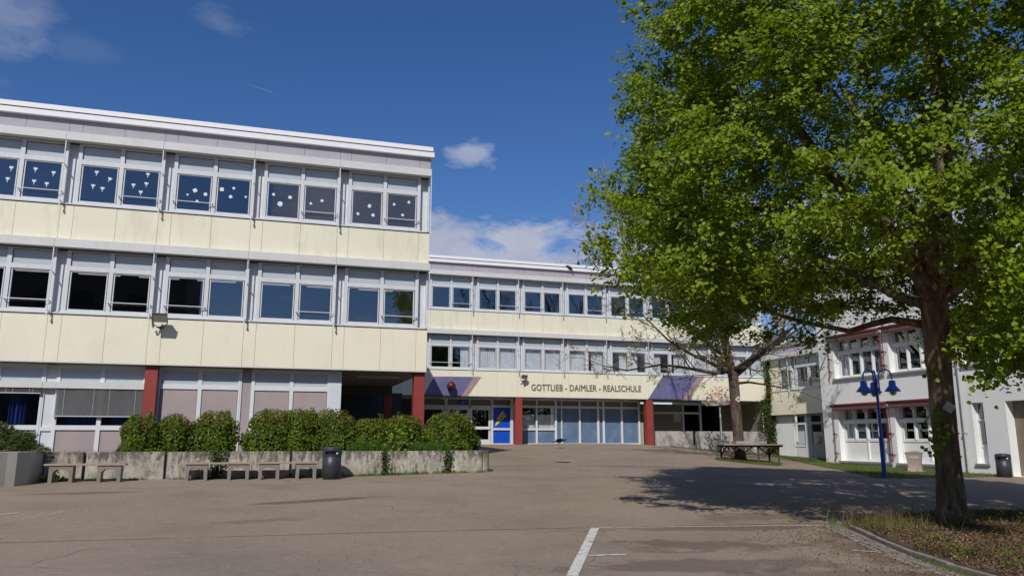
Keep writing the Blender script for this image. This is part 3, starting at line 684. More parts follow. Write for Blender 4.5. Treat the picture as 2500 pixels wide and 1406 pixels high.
part('end_wall', MB().box(BEND-.1, BEND+.099, .301, 12, zbt+.01, ztopb+.95), M['cream'], B)
part('end_wall', MB().box(b0x-.2, b0x-.001, .0, 12, 0, ztopb+.95), M['cream'], B)
part('roof', MB().box(b0x, BEND-.11, .51, 12, ztopb+.60, ztopb+.75), M['rooffelt'], B)
part('soffit', MB().box(b0x, BEND, .02, 3.2, zbt-.03, zbt-.003), M['soffit'], B)
part('soffit_trim', MB().box(b0x, BEND+.1, -.004, .018, zbt-.03, zbt-.003), M['frame'], B)
for x in (13.72, 22.02, 30.45):
    bevel(part('column', MB().box(x, x+.40, .02, .42, -1.2 if x > 20 else -.15, zbt-.032), M['red'], B), .012)
db = 1.27                                   # setback of the ground-floor glazing
def bposts(xs_, z1=None, z0=.0, mat='frame'):
    for x, wd in xs_: part('mullion', MB().box(x, x+wd, db-.05, db+.09, z0, zbt-.04), M[mat], B)
def bpanel(x0, x1, z0, z1, mat, name='board', dy=.04): return part(name, MB().box(x0, x1, db+dy, db+dy+.02, z0, z1), M[mat], B)
def bpane(x0, x1, z0, z1, parent=None): return part('pane', MB().quad((x0, db+.04, z0), (x1, db+.04, z0), (x1, db+.04, z1), (x0, db+.04, z1)), M['glass'], parent or B)
def brail(x0, x1, z0, z1): return part('transom', MB().box(x0, x1, db-.03, db+.08, z0, z1), M['frame'], B)
E_ = lambda x: x                            # world x at the glazing plane
bays = [(8.55, 9.82), (10.02, 11.28), (11.36, 12.57)]
bposts([(9.84, .15), (12.59, .14), (13.77, .17)], mat='frame')
part('glazing_base', MB().box(b0x, 22.15, db-.04, db+.10, -.2, .085), M['frame'], B)
part('glazing_head', MB().box(b0x, 22.15, db-.04, db+.10, zbt-.14, zbt-.035), M['frame'], B)
for k, (x0, x1) in enumerate(bays):
    d = part('door', MB().box(x0+.0, x0+.11, db-.02, db+.06, .087, 2.10).box(x1-.11, x1, db-.02, db+.06, .087, 2.10).box(x0+.111, x1-.111, db-.02, db+.06, 1.98, 2.10).box(x0+.111, x1-.111, db-.02, db+.06, .087, .30), M['frame'], B)
    part('pane', MB().quad((x0+.11, db+.02, .30), (x1-.11, db+.02, .30), (x1-.11, db+.02, 1.98), (x0+.11, db+.02, 1.98)), M['glass'], d)
    part('push_bar', MB().box(x0+.05, x1-.05, db-.10, db-.03, .88, 1.03), M['frame_w'], d)
    brail(x0, x1, 2.102, 2.24)
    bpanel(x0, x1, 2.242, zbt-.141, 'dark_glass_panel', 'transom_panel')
part('mullion', MB().box(11.281, 11.359, db-.02, db+.08, 2.242, zbt-.141), M['frame'], B)
part('mullion', MB().box(11.282, 11.358, db+.0, db+.05, .087, 2.10), M['frame'], B)
pl = part('number_plate', MB().box(10.66, 11.14, db-.03, db+.0, 2.30, 2.56), M['logoblue'], B)
# the blue sign panel with three yellow strokes
bpanel(12.74, 13.76, .10, .83, 'logoblue'); bpanel(12.74, 13.76, .96, 2.14, 'logoblue', 'sign_panel'); brail(12.731, 13.769, .833, .957)
brail(12.731, 13.769, 2.142, 2.28); bpanel(12.731, 13.769, 2.282, zbt-.141, 'dark_glass_panel', 'transom_panel')
def stroke(pts, wds):
    mb = MB(); L_, Rr = [], []
    for i, (x, z) in enumerate(pts):
        a = Vector(pts[min(i+1, len(pts)-1)])-Vector(pts[max(i-1, 0)]); a.normalize(); L_.append((x-a.y*wds[i], db+.032, z+a.x*wds[i])); Rr.append((x+a.y*wds[i], db+.032, z-a.x*wds[i]))
    for i in range(len(pts)-1): mb.quad(L_[i], Rr[i], Rr[i+1], L_[i+1])
    part('yellow_stroke', mb, M['yellow'], B)
stroke([(12.98, 1.42), (13.09, 1.58), (13.22, 1.72), (13.32, 1.86), (13.37, 1.93)], [.008, .04, .045, .055, .03])
stroke([(12.92, 1.25), (13.07, 1.38), (13.24, 1.54), (13.39, 1.71), (13.46, 1.80)], [.01, .05, .05, .035, .012])
stroke([(12.87, 1.09), (12.98, 1.22), (13.15, 1.38), (13.35, 1.56), (13.56, 1.70)], [.02, .055, .045, .055, .02])
# right of the entrance: two windows with net curtains, then the blue-grey boards
g = [(13.95, 14.22, 'b'), (14.30, 15.36, 'w'), (15.46, 16.56, 'w'), (16.68, 16.96, 'b'), (17.02, 18.10, 'b'), (18.21, 19.30, 'b'), (19.42, 19.66, 'b'), (19.78, 20.88, 'b'), (20.99, 22.05, 'b')]
for x0, x1, kd in g:
    if kd == 'b': bpanel(x0, x1, .087, 2.14, 'bluepanel')
    else:
        bpanel(x0, x1, .087, .83, 'bluepanel'); brail(x0, x1, .833, .957); bpane(x0, x1, .96, 2.14)
        newobj('curtain', curtain_mesh(x0, x1, .95, 1.75, db+.2, M['curtain'], 10), B)
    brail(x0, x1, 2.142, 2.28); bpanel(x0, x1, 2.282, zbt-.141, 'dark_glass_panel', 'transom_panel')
for a, b in zip(g[:-1], g[1:]):
    part('mullion', MB().box(a[1]+.001, b[0]-.001, db-.05, db+.085, .086, zbt-.142), M['frame_w'], B)
part('mullion', MB().box(22.051, 22.15, db-.05, db+.085, .086, zbt-.142), M['frame_w'], B)
rooms(B, 8.3, 13.7, -.10, 2.5, db+.2, 4.9)
rooms(B, 13.8, 16.7, .1, 2.3, db+.4, 6.2)
part('rear_wall', MB().box(b0x, 13.7, 5.0, 5.2, -.1, zbt-.04).box(b0x, 8.54, db+.05, db+.15, .0, zbt-.035), M['interior'], B)
part('low_pier', MB().box(22.17, 22.26, 1.0, 1.35, -.3, 1.33), M['concrete_w'], B)
# right part: dark covered terrace behind the low wall
dt = 3.2
part('terrace_floor', MB().box(22.3, 30.4, .16, 6, -.35, -.05), M['concrete_w'], B)
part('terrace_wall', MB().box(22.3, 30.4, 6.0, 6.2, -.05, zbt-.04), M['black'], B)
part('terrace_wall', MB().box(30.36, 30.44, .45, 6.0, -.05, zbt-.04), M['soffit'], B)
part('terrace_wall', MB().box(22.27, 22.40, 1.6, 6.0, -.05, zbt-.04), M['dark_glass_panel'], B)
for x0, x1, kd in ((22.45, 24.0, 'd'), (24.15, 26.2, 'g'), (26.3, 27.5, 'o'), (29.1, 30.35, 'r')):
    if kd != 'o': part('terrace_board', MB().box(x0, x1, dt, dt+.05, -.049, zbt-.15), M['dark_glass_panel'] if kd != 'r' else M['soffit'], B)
    part('mullion', MB().box(x1+.001, x1+.12, dt-.05, dt+.08, -.05, zbt-.06), M['frame'], B)
part('transom', MB().box(22.45, 27.5, dt-.06, dt-.002, 1.95, 2.08), M['frame'], B)
part('bright_board', MB().box(25.55, 26.1, dt-.03, dt-.004, 1.45, 1.93), M['concrete_w'], B)
for x in (9.6, 12.9, 15.9, 20.9): part('soffit_light', MB().box(x, x+.15, .7, .85, zbt-.10, zbt-.034), M['infill'], B)
# murals: thin painted boards on the band
def mural(poly, mat, y=-.004, name='mural'):
    part(name, MB().quad(*[(x, y, z+offb) for x, z in poly]), M[mat], B)
mural([(8.35, 2.47), (10.88, 2.49), (11.67, 3.59), (8.93, 3.55)], 'mural')
mural([(10.51, 2.49), (10.88, 2.49), (11.67, 3.59), (11.22, 3.58)], 'mural_b', -.006)
mural([(22.12, 2.49), (24.91, 2.49), (26.14, 4.01), (23.25, 4.01)], 'mural')
mural([(24.4, 2.49), (24.91, 2.49), (26.14, 4.01), (25.68, 4.01)], 'mural_b', -.006)
mural([(25.1, 6.22), (27.83, 6.25), (28.66, 7.51), (26.8, 7.48)], 'mural')
ball = part('ball_ornament', MB().sphere((0, 0, 0), .25, 24, 16).tube([(0, 0, .24), (0, 0, .29)], .04, 8), M['ball'], B, True, (9.86, -.24, 3.02+offb))
# lettering
def text_mesh(s, size, ext, bold=.0, sx_=1.0):
    cu = bpy.data.curves.new('lettering', 'FONT'); cu.body = s; cu.size = size; cu.extrude = ext; cu.space_character = 1.06
    o = bpy.data.objects.new('tmp', cu); COL.objects.link(o); bpy.context.view_layer.update()
    me = bpy.data.meshes.new_from_object(o.evaluated_get(bpy.context.evaluated_depsgraph_get())); bpy.data.objects.remove(o); bpy.data.curves.remove(cu)
    if bold:                                # thicken the strokes with slightly shifted copies of the same letters
        n0 = len(me.vertices); V = [tuple(v.co) for v in me.vertices]; Fc = [tuple(p.vertices) for p in me.polygons]; V2, F2 = [], []
        for j, (dx, dz_) in enumerate(((-bold, 0), (bold, .0012), (0, .0024))): V2 += [(a+dx, b+(bold*.6 if j == 2 else 0), c+dz_) for a, b, c in V]; F2 += [tuple(i+j*n0 for i in f) for f in Fc]
        bpy.data.meshes.remove(me); me = bpy.data.meshes.new('lettering'); me.from_pydata(V2, [], F2); me.update()
    xs_ = [v.co.x for v in me.vertices]; x0, x1 = min(xs_), max(xs_)
    for v in me.vertices: v.co.x = (v.co.x-x0)*sx_
    return me, (x1-x0)*sx_
me, wd = text_mesh('GOTTLIEB - DAIMLER - REALSCHULE', .52, .012, .009)
me.materials.clear(); me.materials.append(M['letter'])
lt = newobj('lettering', me, B, (14.65, -.02, 2.88+offb), (R_(90), R_(-.45), 0), (7.02/wd, 1.0, 1))
me, wd = text_mesh('11', .17, .002, 0); me.materials.clear(); me.materials.append(M['paper'])
newobj('house_number', me, pl, (10.86, db-.034, 2.36), (R_(90), 0, 0))
floodlight((14.12, YB, 3.55), 'grey floodlight on the rear wing, above and left of the lettering', .70, R_(20))

# low concrete wall in front of the covered terrace
tw = thing('low_wall', (26.4, 43.0, -.6), 'low pale concrete wall in front of the dark covered terrace of the rear wing', 'wall')
for x0, x1 in ((22.55, 25.05), (25.28, 30.35)):
    mb = MB(); n = 12
    for i in range(n):
        a = x0+(x1-x0)*i/n; b = x0+(x1-x0)*(i+1)/n
        mb.quad((a, 42.98, gz(a, 43)-.1), (b, 42.98, gz(b, 43)-.1), (b, 42.98, .60), (a, 42.98, .60))
    mb.quad((x0, 42.98, .60), (x1, 42.98, .60), (x1, 43.16, .60), (x0, 43.16, .60)); mb.quad((x0, 42.98, -1.3), (x0, 43.16, -1.3), (x0, 43.16, .6), (x0, 42.98, .6)); mb.quad((x1, 42.98, -1.3), (x1, 43.16, -1.3), (x1, 43.16, .6), (x1, 42.98, .6)); mb.quad((x0, 43.16, -1.3), (x1, 43.16, -1.3), (x1, 43.16, .6), (x0, 43.16, .6))
    wpart('wall_segment', mb, M['concrete_w'], tw)
wpart('handrail', MB().tube([(25.05, 43.1, -.05), (25.28, 43.1, -.05)], .03, 8), M['gasket'], tw)

# ------------------------------------------------------------------ link building (faces left)
LK = thing('link_building', (30.5, YB, -1.1), 'low linking block with a cream band between the rear wing and the white building', 'school building', rz=-math.pi/2)
ol = 1.1; zl = 1.60+ol
sfull = 9.5
jl = 2.55-BAY
for sgn in (0,):
    joints = [jl, jl+n_, jl+n_+w_u, jl+BAY, jl+BAY+n_, jl+BAY+n_+w_u, jl+2*BAY, jl+2*BAY+n_, jl+2*BAY+n_+w_u, jl+3*BAY]
    cladding(LK, .0, joints[3:], sfull, zl, zl+SILL-.04, M['cream'])
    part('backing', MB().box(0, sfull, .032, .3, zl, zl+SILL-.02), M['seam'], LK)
    part('sill', MB().box(0, sfull, -.035, .06, zl+SILL-.038, zl+SILL-.002), M['frame'], LK)
    for i in (0, 1, 2, 3):
        p = jl+i*BAY
        if i: f = newobj('infill_panel', S['ninfill_frame'], LK, (p, 0, zl+SILL)); newobj('board', S['ninfill'], f); newobj('blind_guide', S['guide'], LK, (p, 0, zl+SILL))
        for q in (0, 1):
            s = p+n_+q*w_u
            if s < .2 or s+w_u > sfull+.3: continue
            window(LK, s, zl+SILL, q == 1)
    part('shutter_box', MB().box(0, sfull, -.25, .02, zl+SILL+WH+.002, zl+SILL+WH+.255), M['fascia'], LK)
    cladding(LK, 0, joints, sfull, zl+SILL+WH+.26, zl+SILL+WH+.74, M['lilac'], 'parapet_panel')
    part('backing', MB().box(0, sfull, .032, .3, zl+SILL+WH+.004, zl+SILL+WH+.74), M['seam'], LK)
    part('coping', MB().box(0, sfull, -.12, .4, zl+SILL+WH+.742, zl+SILL+WH+1.05), M['fascia'], LK)
    part('infill_panel', MB().box(0, 1.39, .05, .1, zl+SILL, zl+SILL+WH), M['cream'], LK)
    rooms(LK, .2, sfull, zl+.7, zl+SILL+WH+.001, .31, 5)
    part('roof', MB().box(0, sfull, .41, 8, zl+SILL+WH+.6, zl+SILL+WH+.73), M['rooffelt'], LK)
    part('soffit', MB().box(-.0, sfull, .02, .5, zl-.03, zl-.003), M['soffit'], LK)
    # ground floor
    d0 = .30
    part('wall', MB().box(.0, 2.0, d0, d0+.2, -.6, zl-.031), M['white_plaster'], LK)
    mb = MB().box(2.001, 2.12, d0, d0+.1, -.6, zl-.031).box(3.16, 3.40, d0, d0+.1, -.6, zl-.031).box(2.121, 3.159, d0, d0+.1, zl-.12, zl-.031).box(2.121, 3.159, d0, d0+.1, zl-.62, zl-.48).box(2.121, 3.159, d0, d0+.1, .78, .90)
    f = part('window', mb, M['frame_w'], LK)
    part('pane', MB().quad((2.12, d0+.05, .9), (3.16, d0+.05, .9), (3.16, d0+.05, zl-.62), (2.12, d0+.05, zl-.62)).quad((2.12, d0+.05, zl-.48), (3.16, d0+.05, zl-.48), (3.16, d0+.05, zl-.12), (2.12, d0+.05, zl-.12)), M['glass'], f)
    part('board', MB().box(2.121, 3.159, d0+.03, d0+.08, -.6, .779), M['infill'], f)
    newobj('curtain', curtain_mesh(2.2, 3.1, .92, zl-.64, d0+.2, M['curtain'], 8), f)
    for a in (3.62, 4.78):
        mb = MB().box(a, a+.12, d0, d0+.1, -.6, zl-.031).box(a+1.0, a+1.12, d0, d0+.1, -.6, zl-.031).box(a+.121, a+.999, d0, d0+.1, zl-.12, zl-.031).box(a+.121, a+.999, d0, d0+.1, zl-.62, zl-.48).box(a+.121, a+.999, d0, d0+.1, .78, .90)
        f = part('door', mb, M['bluegrey'], LK)
        part('pane', MB().quad((a+.12, d0+.05, .9), (a+1., d0+.05, .9), (a+1., d0+.05, zl-.62), (a+.12, d0+.05, zl-.62)).quad((a+.12, d0+.05, zl-.48), (a+1., d0+.05, zl-.48), (a+1., d0+.05, zl-.12), (a+.12, d0+.05, zl-.12)), M['glass'], f)
        part('board', MB().box(a+.121, a+.999, d0+.03, d0+.08, -.6, .779), M['bluegrey'], f)
    part('mullion', MB().box(3.401, 3.619, d0+.02, d0+.1, -.6, zl-.031), M['bluegrey'], LK); part('wall', MB().box(5.901, sfull, d0+.02, d0+.1, -.6, zl-.031), M['bluegrey'], LK)
    rooms(LK, 2.1, sfull, -.3, zl-.04, d0+.3, 4)

# ------------------------------------------------------------------ white building (faces left)
YW, XW = 33.75, 27.2
W = thing('white_building', (XW, YW, -1.3), 'white plastered building with small-paned windows under dark red awning rolls, right of the link', 'building', rz=-math.pi/2)
ow = 1.3; slen = 19.0; zwt = 8.6+ow
def wall_holes(s0, s1, z0, z1, holes, d0, d1):
    mb = MB(); ed = sorted({s0, s1}|{h[0] for h in holes}|{h[1] for h in holes})
    for a, b in zip(ed[:-1], ed[1:]):
        z = z0
        for h in sorted([h for h in holes if h[0] <= a+1e-6 and h[1] >= b-1e-6], key=lambda h: h[2]):
            if h[2] > z: mb.box(a, b, d0, d1, z, h[2])
            z = h[3]
        if z1 > z: mb.box(a, b, d0, d1, z, z1)
    return mb
lowg = [(1.10, 4.36, -.93+ow, 1.62+ow), (4.80, 8.06, -.95+ow, 1.62+ow)]
upg = [(1.10, 4.32, 3.06+ow, 5.02+ow), (4.78, 8.00, 3.06+ow, 5.02+ow), (8.75, 11.9, 3.06+ow, 5.02+ow), (12.6, 15.9, 3.06+ow, 5.02+ow)]
nar = [(8.92, 9.46, -.86+ow, 1.52+ow)]
door = [(10.45, 11.85, -.0, 1.52+ow)]
part('wall', wall_holes(0, slen, -.2, zwt, lowg+upg+nar+door, 0, .42), M['white_plaster'], W)
part('end_wall', MB().box(.001, .42, .421, 12, -.2, zwt), M['white_plaster'], W)
part('roof', MB().box(-.25, slen+.2, -.35, 12, zwt+.001, zwt+.22), M['cassette'], W)
def paned(h, low, parent, dd=.26):
    s0, s1, z0, z1 = h; f0, f1 = dd, dd+.09; mb = MB()
    zs0 = z0 if not low else z0+.92                    # solid boards below on the ground floor
    n = 4; mw = .10; cw = (s1-s0-.16)/n
    mb.box(s0+.0, s0+.08, f0, f1, z0, z1).box(s1-.08, s1, f0, f1, z0, z1)
    zt_ = z0+1.86 if low else z0+1.28
    mb.box(s0+.08, s1-.08, f0, f1, z1-.06, z1).box(s0+.08, s1-.08, f0, f1, zs0, zs0+.10)
    mb.box(s0+.08, s1-.08, f0-.04, f1, zt_-.06, zt_+.07)
    for k in range(1, n):
        x = s0+.08+cw*k; wd = .075 if k != 2 else .095
        mb.box(x-wd/2, x+wd/2, f0-.03, f1, zs0+.101, zt_-.061).box(x-wd/2, x+wd/2, f0-.03, f1, zt_+.071, z1-.061)
    for k in range(n):                                 # casement frames
        a = s0+.08+cw*k+.05; b = s0+.08+cw*(k+1)-.05
        for c, d in ((zs0+.10, zt_-.06), (zt_+.07, z1-.06)):
            mb.box(a, a+.035, f0+.015, f1-.01, c, d).box(b-.035, b, f0+.015, f1-.01, c, d).box(a+.0351, b-.0351, f0+.015, f1-.01, c, c+.04).box(a+.0351, b-.0351, f0+.015, f1-.01, d-.04, d)
    if low:
        mb.box(s0+.08, s1-.08, f0, f1-.002, z0, z0+.10)
        x = (s0+s1)/2; mb.box(x-.05, x+.05, f0-.02, f1, z0+.101, zs0-.001)
    f = part('window', mb, M['white_wood'], parent)
    part('pane', MB().quad((s0+.08, f0+.05, zs0+.1), (s1-.08, f0+.05, zs0+.1), (s1-.08, f0+.05, z1-.06), (s0+.08, f0+.05, z1-.06)), M['glass'], f)
    if low: part('board', MB().box(s0+.081, s1-.081, f0+.03, f1+.02, z0+.101, zs0-.001), M['white_wood'], f)
    part('sill', MB().box(s0-.08, s1+.08, -.10, f0-.002, z0-.09, z0-.002), M['sillstone'], f)
    if s0 < 3: newobj('curtain', curtain_mesh(s0+.1, s0+.50, zs0+.1, z1-.1, f0+.25, M['curtain'], 4), f)
    for k in range(0, n+1):
        x = s0+.08+cw*k; x = min(max(x, s0+.05), s1-.05)
        part('bracket', MB().box(x-.035, x+.035, f0-.20, f0-.041, z1-.10, z1-.005).box(x-.03, x+.03, f0-.14, f0-.041, z1-.24, z1-.1), M['white_wood'], f)   # scroll bracket under the head
def awning(h, parent):
    s0, s1, z0, z1 = h; mb = MB(); zc = z1+.10
    mb.tube([(s0-.16, -.24, zc), (s1+.16, -.24, zc)], .075, 12)
    a = part('awning', mb, M['redmetal'], parent, True)
    part('cassette', MB().box(s0-.14, s1+.14, -.20, -.002, zc-.20, zc-.03), M['cassette'], a)
    part('fabric_edge', MB().box(s0-.12, s1+.12, -.235, -.205, zc-.25, zc-.201), M['redmetal'], a)
    mb = MB()
    for s in (s0-.14, s1+.14):
        mb.tube([(s, -.17, zc-.2), (s, -.17, z0+.05)], .018, 6)
        for z in (z0+.35, (z0+z1)/2): mb.box(s-.02, s+.02, -.17, -.002, z-.015, z+.015).box(s-.035, s+.035, -.21, -.14, z-.05, z+.05)
    part('guide_rod', mb, M['redmetal'], a)
for h in lowg: paned(h, True, W); awning(h, W)
for h in upg: paned(h, False, W); awning(h, W)
for h in nar:
    s0, s1, z0, z1 = h
    mb = MB().box(s0, s0+.05, .24, .32, z0, z1).box(s1-.05, s1, .24, .32, z0, z1).box(s0+.05, s1-.05, .24, .32, z1-.05, z1).box(s0+.05, s1-.05, .24, .32, z0+.62, z0+.72).box(s0+.05, s1-.05, .22, .32, z0+1.66, z0+1.74).box(s0+.05, s1-.05, .24, .32, z0, z0+.06)
    f = part('window', mb, M['white_wood'], W)
    part('pane', MB().quad((s0+.05, .28, z0+.72), (s1-.05, .28, z0+.72), (s1-.05, .28, z1-.05), (s0+.05, .28, z1-.05)), M['glass'], f)
    part('board', MB().box(s0+.05, s1-.05, .27, .30, z0+.061, z0+.619), M['white_wood'], f)
    part('sill', MB().box(s0-.06, s1+.06, -.08, .238, z0-.08, z0-.002), M['sillstone'], f)
part('door', MB().box(10.45, 11.85, .38, .42, 0, 1.52+ow), M['soffit'], W)
rooms(W, .6, slen-.5, .1, 1.8+ow, .45, 4.5); rooms(W, .6, slen-.5, 2.3+ow, 5.3+ow, .45, 4.5)
dp = thing('downpipe', (XW-.09, YW-8.55, -1.28), 'thin pale downpipe on the white building beside the narrow window', 'downpipe')
part('pipe', MB().tube([(0, 0, 0), (0, 0, 9.6)], .045, 10), M['cassette'], dp)
part('clip', MB().box(-.06, .09, -.06, .06, 1.6, 1.66).box(-.06, .09, -.06, .06, 4.2, 4.26).box(-.06, .09, -.06, .06, 6.9, 6.96), M['cassette'], dp)

# ------------------------------------------------------------------ planter with weathered concrete walls
PT = -.27
PW = thing('planter_wall', (1, 23.0, -1.0), 'long weathered concrete retaining wall of the raised hedge bed, made of segments with dark joints', 'retaining wall')
jx = [-5.28, -4.37, -2.43, -1.14, .78, 3.36, 5.21, 6.30]
for k, (a, b) in enumerate(zip(jx[:-1], jx[1:])):
    g0 = .0 if k == 0 else .035
    y = 23.0 + (.02 if k % 2 else 0)
    mb = MB().box(a+g0, b-.035, y, y+.18, -1.35, PT-.004*(k % 3))
    bevel(wpart('wall_segment', mb, M['concrete'], PW), .015, 2)
# rounded right end
mb = MB(); pts = []
for i in range(9):
    a = -math.pi/2+math.pi/2*i/8; pts.append((6.30+.24*math.cos(a)-.0, 23.24+.24*math.sin(a)))
inner = [(6.30+.08*math.cos(-math.pi/2+math.pi/2*i/8), 23.24+.08*math.sin(-math.pi/2+math.pi/2*i/8)) for i in range(9)]
mb.prism(pts+[(6.40, 27.2), (6.24, 27.2)]+inner[::-1], -1.35, PT); wpart('wall_segment', mb, M['concrete'], PW)
wpart('joint', MB().box(-5.2, 6.2, 23.10, 23.15, -1.35, PT-.05), M['seam'], PW)
mb = MB(); mb.v += [(-5.2, 23.16, PT-.06), (6.3, 23.2, PT-.06), (6.25, 26.95, PT-.10), (-8.6, 26.5, PT-.10), (-8.6, 23.16, PT-.06)]; mb.f += [(0, 1, 2, 3, 4)]
tag(newobj('planting_soil', mb.mesh('planting_soil', M['soil'])), kind='structure')
PL = thing('planter_wall', (-6.2, 22, -1.0), 'pale fluted concrete planter corner at the left edge carrying the juniper', 'retaining wall')
mb = MB(); pts = []
cx, cy, rr = -6.25, 22.1, .93
for i in range(15):
    a = R_(-178+i*12.7); r2 = rr*(1.0 if i % 2 else .955); pts.append((cx+r2*math.cos(a), cy+r2*math.sin(a)))
poly = [(-12, 22.1)]+pts+[(-5.30, 23.17), (-12, 23.17)]
mb.prism(poly, -1.4, PT+.02); wpart('wall', mb, M['concrete_w'], PL)
wpart('soil', MB().box(-11.9, -5.5, 22.3, 23.1, PT, PT+.03), M['soil'], PL)

# ------------------------------------------------------------------ benches
def bench(x0, x1, y, label):
    z = gz((x0+x1)/2, y); t = thing('bench', ((x0+x1)/2, y, z), label, 'bench', 'benches along the planter wall'); h = (x1-x0)/2
    slope = math.atan((gz(x1, y)-gz(x0, y))/(x1-x0))
    mb = MB()
    for k in range(3): mb.box(-h, h, -.19+.13*k, -.07+.13*k, .405, .450)
    bevel(part('seat', mb, M['wood'], t, rot=(0, -slope, 0)), .006)
    for c in (-h*.58, h*.60):
        w_, th = .27, .095; mb = MB()
        pr = [(-w_, -.06), (-w_+th*.85, -.06), (-w_+th, .24), (-w_+th+.07, .31), (w_-th-.07, .31), (w_-th, .24), (w_-th*.85, -.06), (w_, -.06), (w_, .403), (-w_, .403)]
        n = len(pr)
        mb.v += [(c+a, -.16, b) for a, b in pr]+[(c+a, .16, b) for a, b in pr]
        mb.f.append(tuple(range(n))); mb.f.append(tuple(n+i for i in reversed(range(n))))
        for i in range(n): j = (i+1) % n; mb.f.append((i, n+i, n+j, j))
        bevel(part('leg', mb, M['benchc'], t), .006)
bench(-5.12, -3.28, 22.45, 'concrete-legged wooden bench at the left end, nearest the fluted planter corner')
bench(-1.98, -.22, 22.62, 'middle wooden bench on concrete legs, in front of the ivy on the wall')
bench(-.14, 1.50, 22.62, 'wooden bench on concrete legs that ends at the round litter bin')

def litter_bin(loc, label, rz=0.0, r=.26, h=.86):
    t = thing('litter_bin', loc, label, 'litter bin', 'round charcoal litter bins', rz)
    part('body', MB().lathe([(r*.90, 0), (r*.90, .03), (r*.97, .035), (r*.97, h*.70), (r*.93, h*.705), (r*.93, h*.712)], 32), M['bin'], t, True)
    part('seam', MB().box(r*.5, r*.505, -r*.87, -r*.85, .05, h*.69).box(-r*.62, -r*.615, -r*.80, -r*.78, .05, h*.69), M['black'], t)
    mb = MB(); n = 36; z0, z1, za, zb = h*.72, h*.93, h*.755, h*.865
    for k in range(n):
        a = 2*math.pi*k/n-math.pi/2; b = 2*math.pi*(k+1)/n-math.pi/2; m_ = (a+b)/2+math.pi/2; m_ = (m_+math.pi) % (2*math.pi)-math.pi
        P = lambda q, z: (r*math.cos(q), r*math.sin(q), z)
        if abs(m_) < .62: mb.quad(P(a, z0), P(b, z0), P(b, za), P(a, za)); mb.quad(P(a, zb), P(b, zb), P(b, z1), P(a, z1))
        else: mb.quad(P(a, z0), P(b, z0), P(b, z1), P(a, z1))
    mb.lathe([(r*1.0, h*.93), (r*.97, h*.955), (r*.80, h*.985), (r*.45, h*1.0), (.001, h*1.005)], 36)
    part('lid', mb, M['bin'], t, True)
    part('opening', MB().lathe([(r*.80, h*.70), (r*.80, h*.92)], 24), M['black'], t)
    part('badge', MB().lathe([(.001, .0), (.028, .0), (.028, .01)], 12), M['paper'], t, False, (.14, -r*.86, h*.80), (R_(90), 0, R_(30)))
litter_bin((1.83, 22.30, gz(1.83, 22.3)), 'round dark litter bin with domed lid at the right end of the benches', R_(-8))
litter_bin((26.25, 22.85, gz(26.25, 22.85)), 'round dark litter bin by the white building, right of the big tree trunk', R_(-50), .26, .86)

cb = thing('concrete_bin', (25.6, 26.4, gz(25.6, 26.4)), 'waisted concrete litter bin with white scribble, in front of the lower red-framed windows', 'litter bin', rz=R_(-48))
M['concrete_bin'] = surf('pinkish_concrete', (.34, .27, .23), .85, .2, 5, dirt=((.20, .16, .14), .6, 3, (1, 1, .8)), bump=.3)
mb = MB(); pr = [(.40, 0), (.36, .10), (.335, .30), (.35, .55), (.40, .86), (.44, .98)]
b0 = 0
for r, z in pr: mb.v += [(-r, -r*.85, z), (r, -r*.85, z), (r, r*.85, z), (-r, r*.85, z)]
for i in range(len(pr)-1):
    for k in range(4): mb.f.append((i*4+k, i*4+(k+1) % 4, (i+1)*4+(k+1) % 4, (i+1)*4+k))
bevel(part('body', mb, M['concrete_bin'], cb), .02)
mb = MB()
for i in range(8):
    a = -.46+.92*i/8; c = a+.92/8; f = lambda x: .98+.10*(1-(x/.46)**2)
    mb.quad((a, -.39, f(a)), (c, -.39, f(c)), (c, .39, f(c)), (a, .39, f(a)))
    mb.quad((a, -.39, .97), (c, -.39, .97), (c, -.39, f(c)), (a, -.39, f(a)))
part('lid', mb, M['concrete_bin'], cb)
mb = MB(); rr_ = random.Random(3); x = -.22
for k in range(9):
    x2 = x+.05; mb.tube([(x, -.335-.02, .66+.02*k % .07), (x+.02, -.345, .80+rr_.uniform(-.03, .05)), (x2, -.34, .68+rr_.uniform(-.03, .03))], .007, 4); x = x2
part('scribble', mb, M['paper'], cb)
part('base_slab', MB().box(-.5, .5, -.42, .42, -.05, .03), M['concrete_w'], cb); cb.scale = (.74, .74, .78)

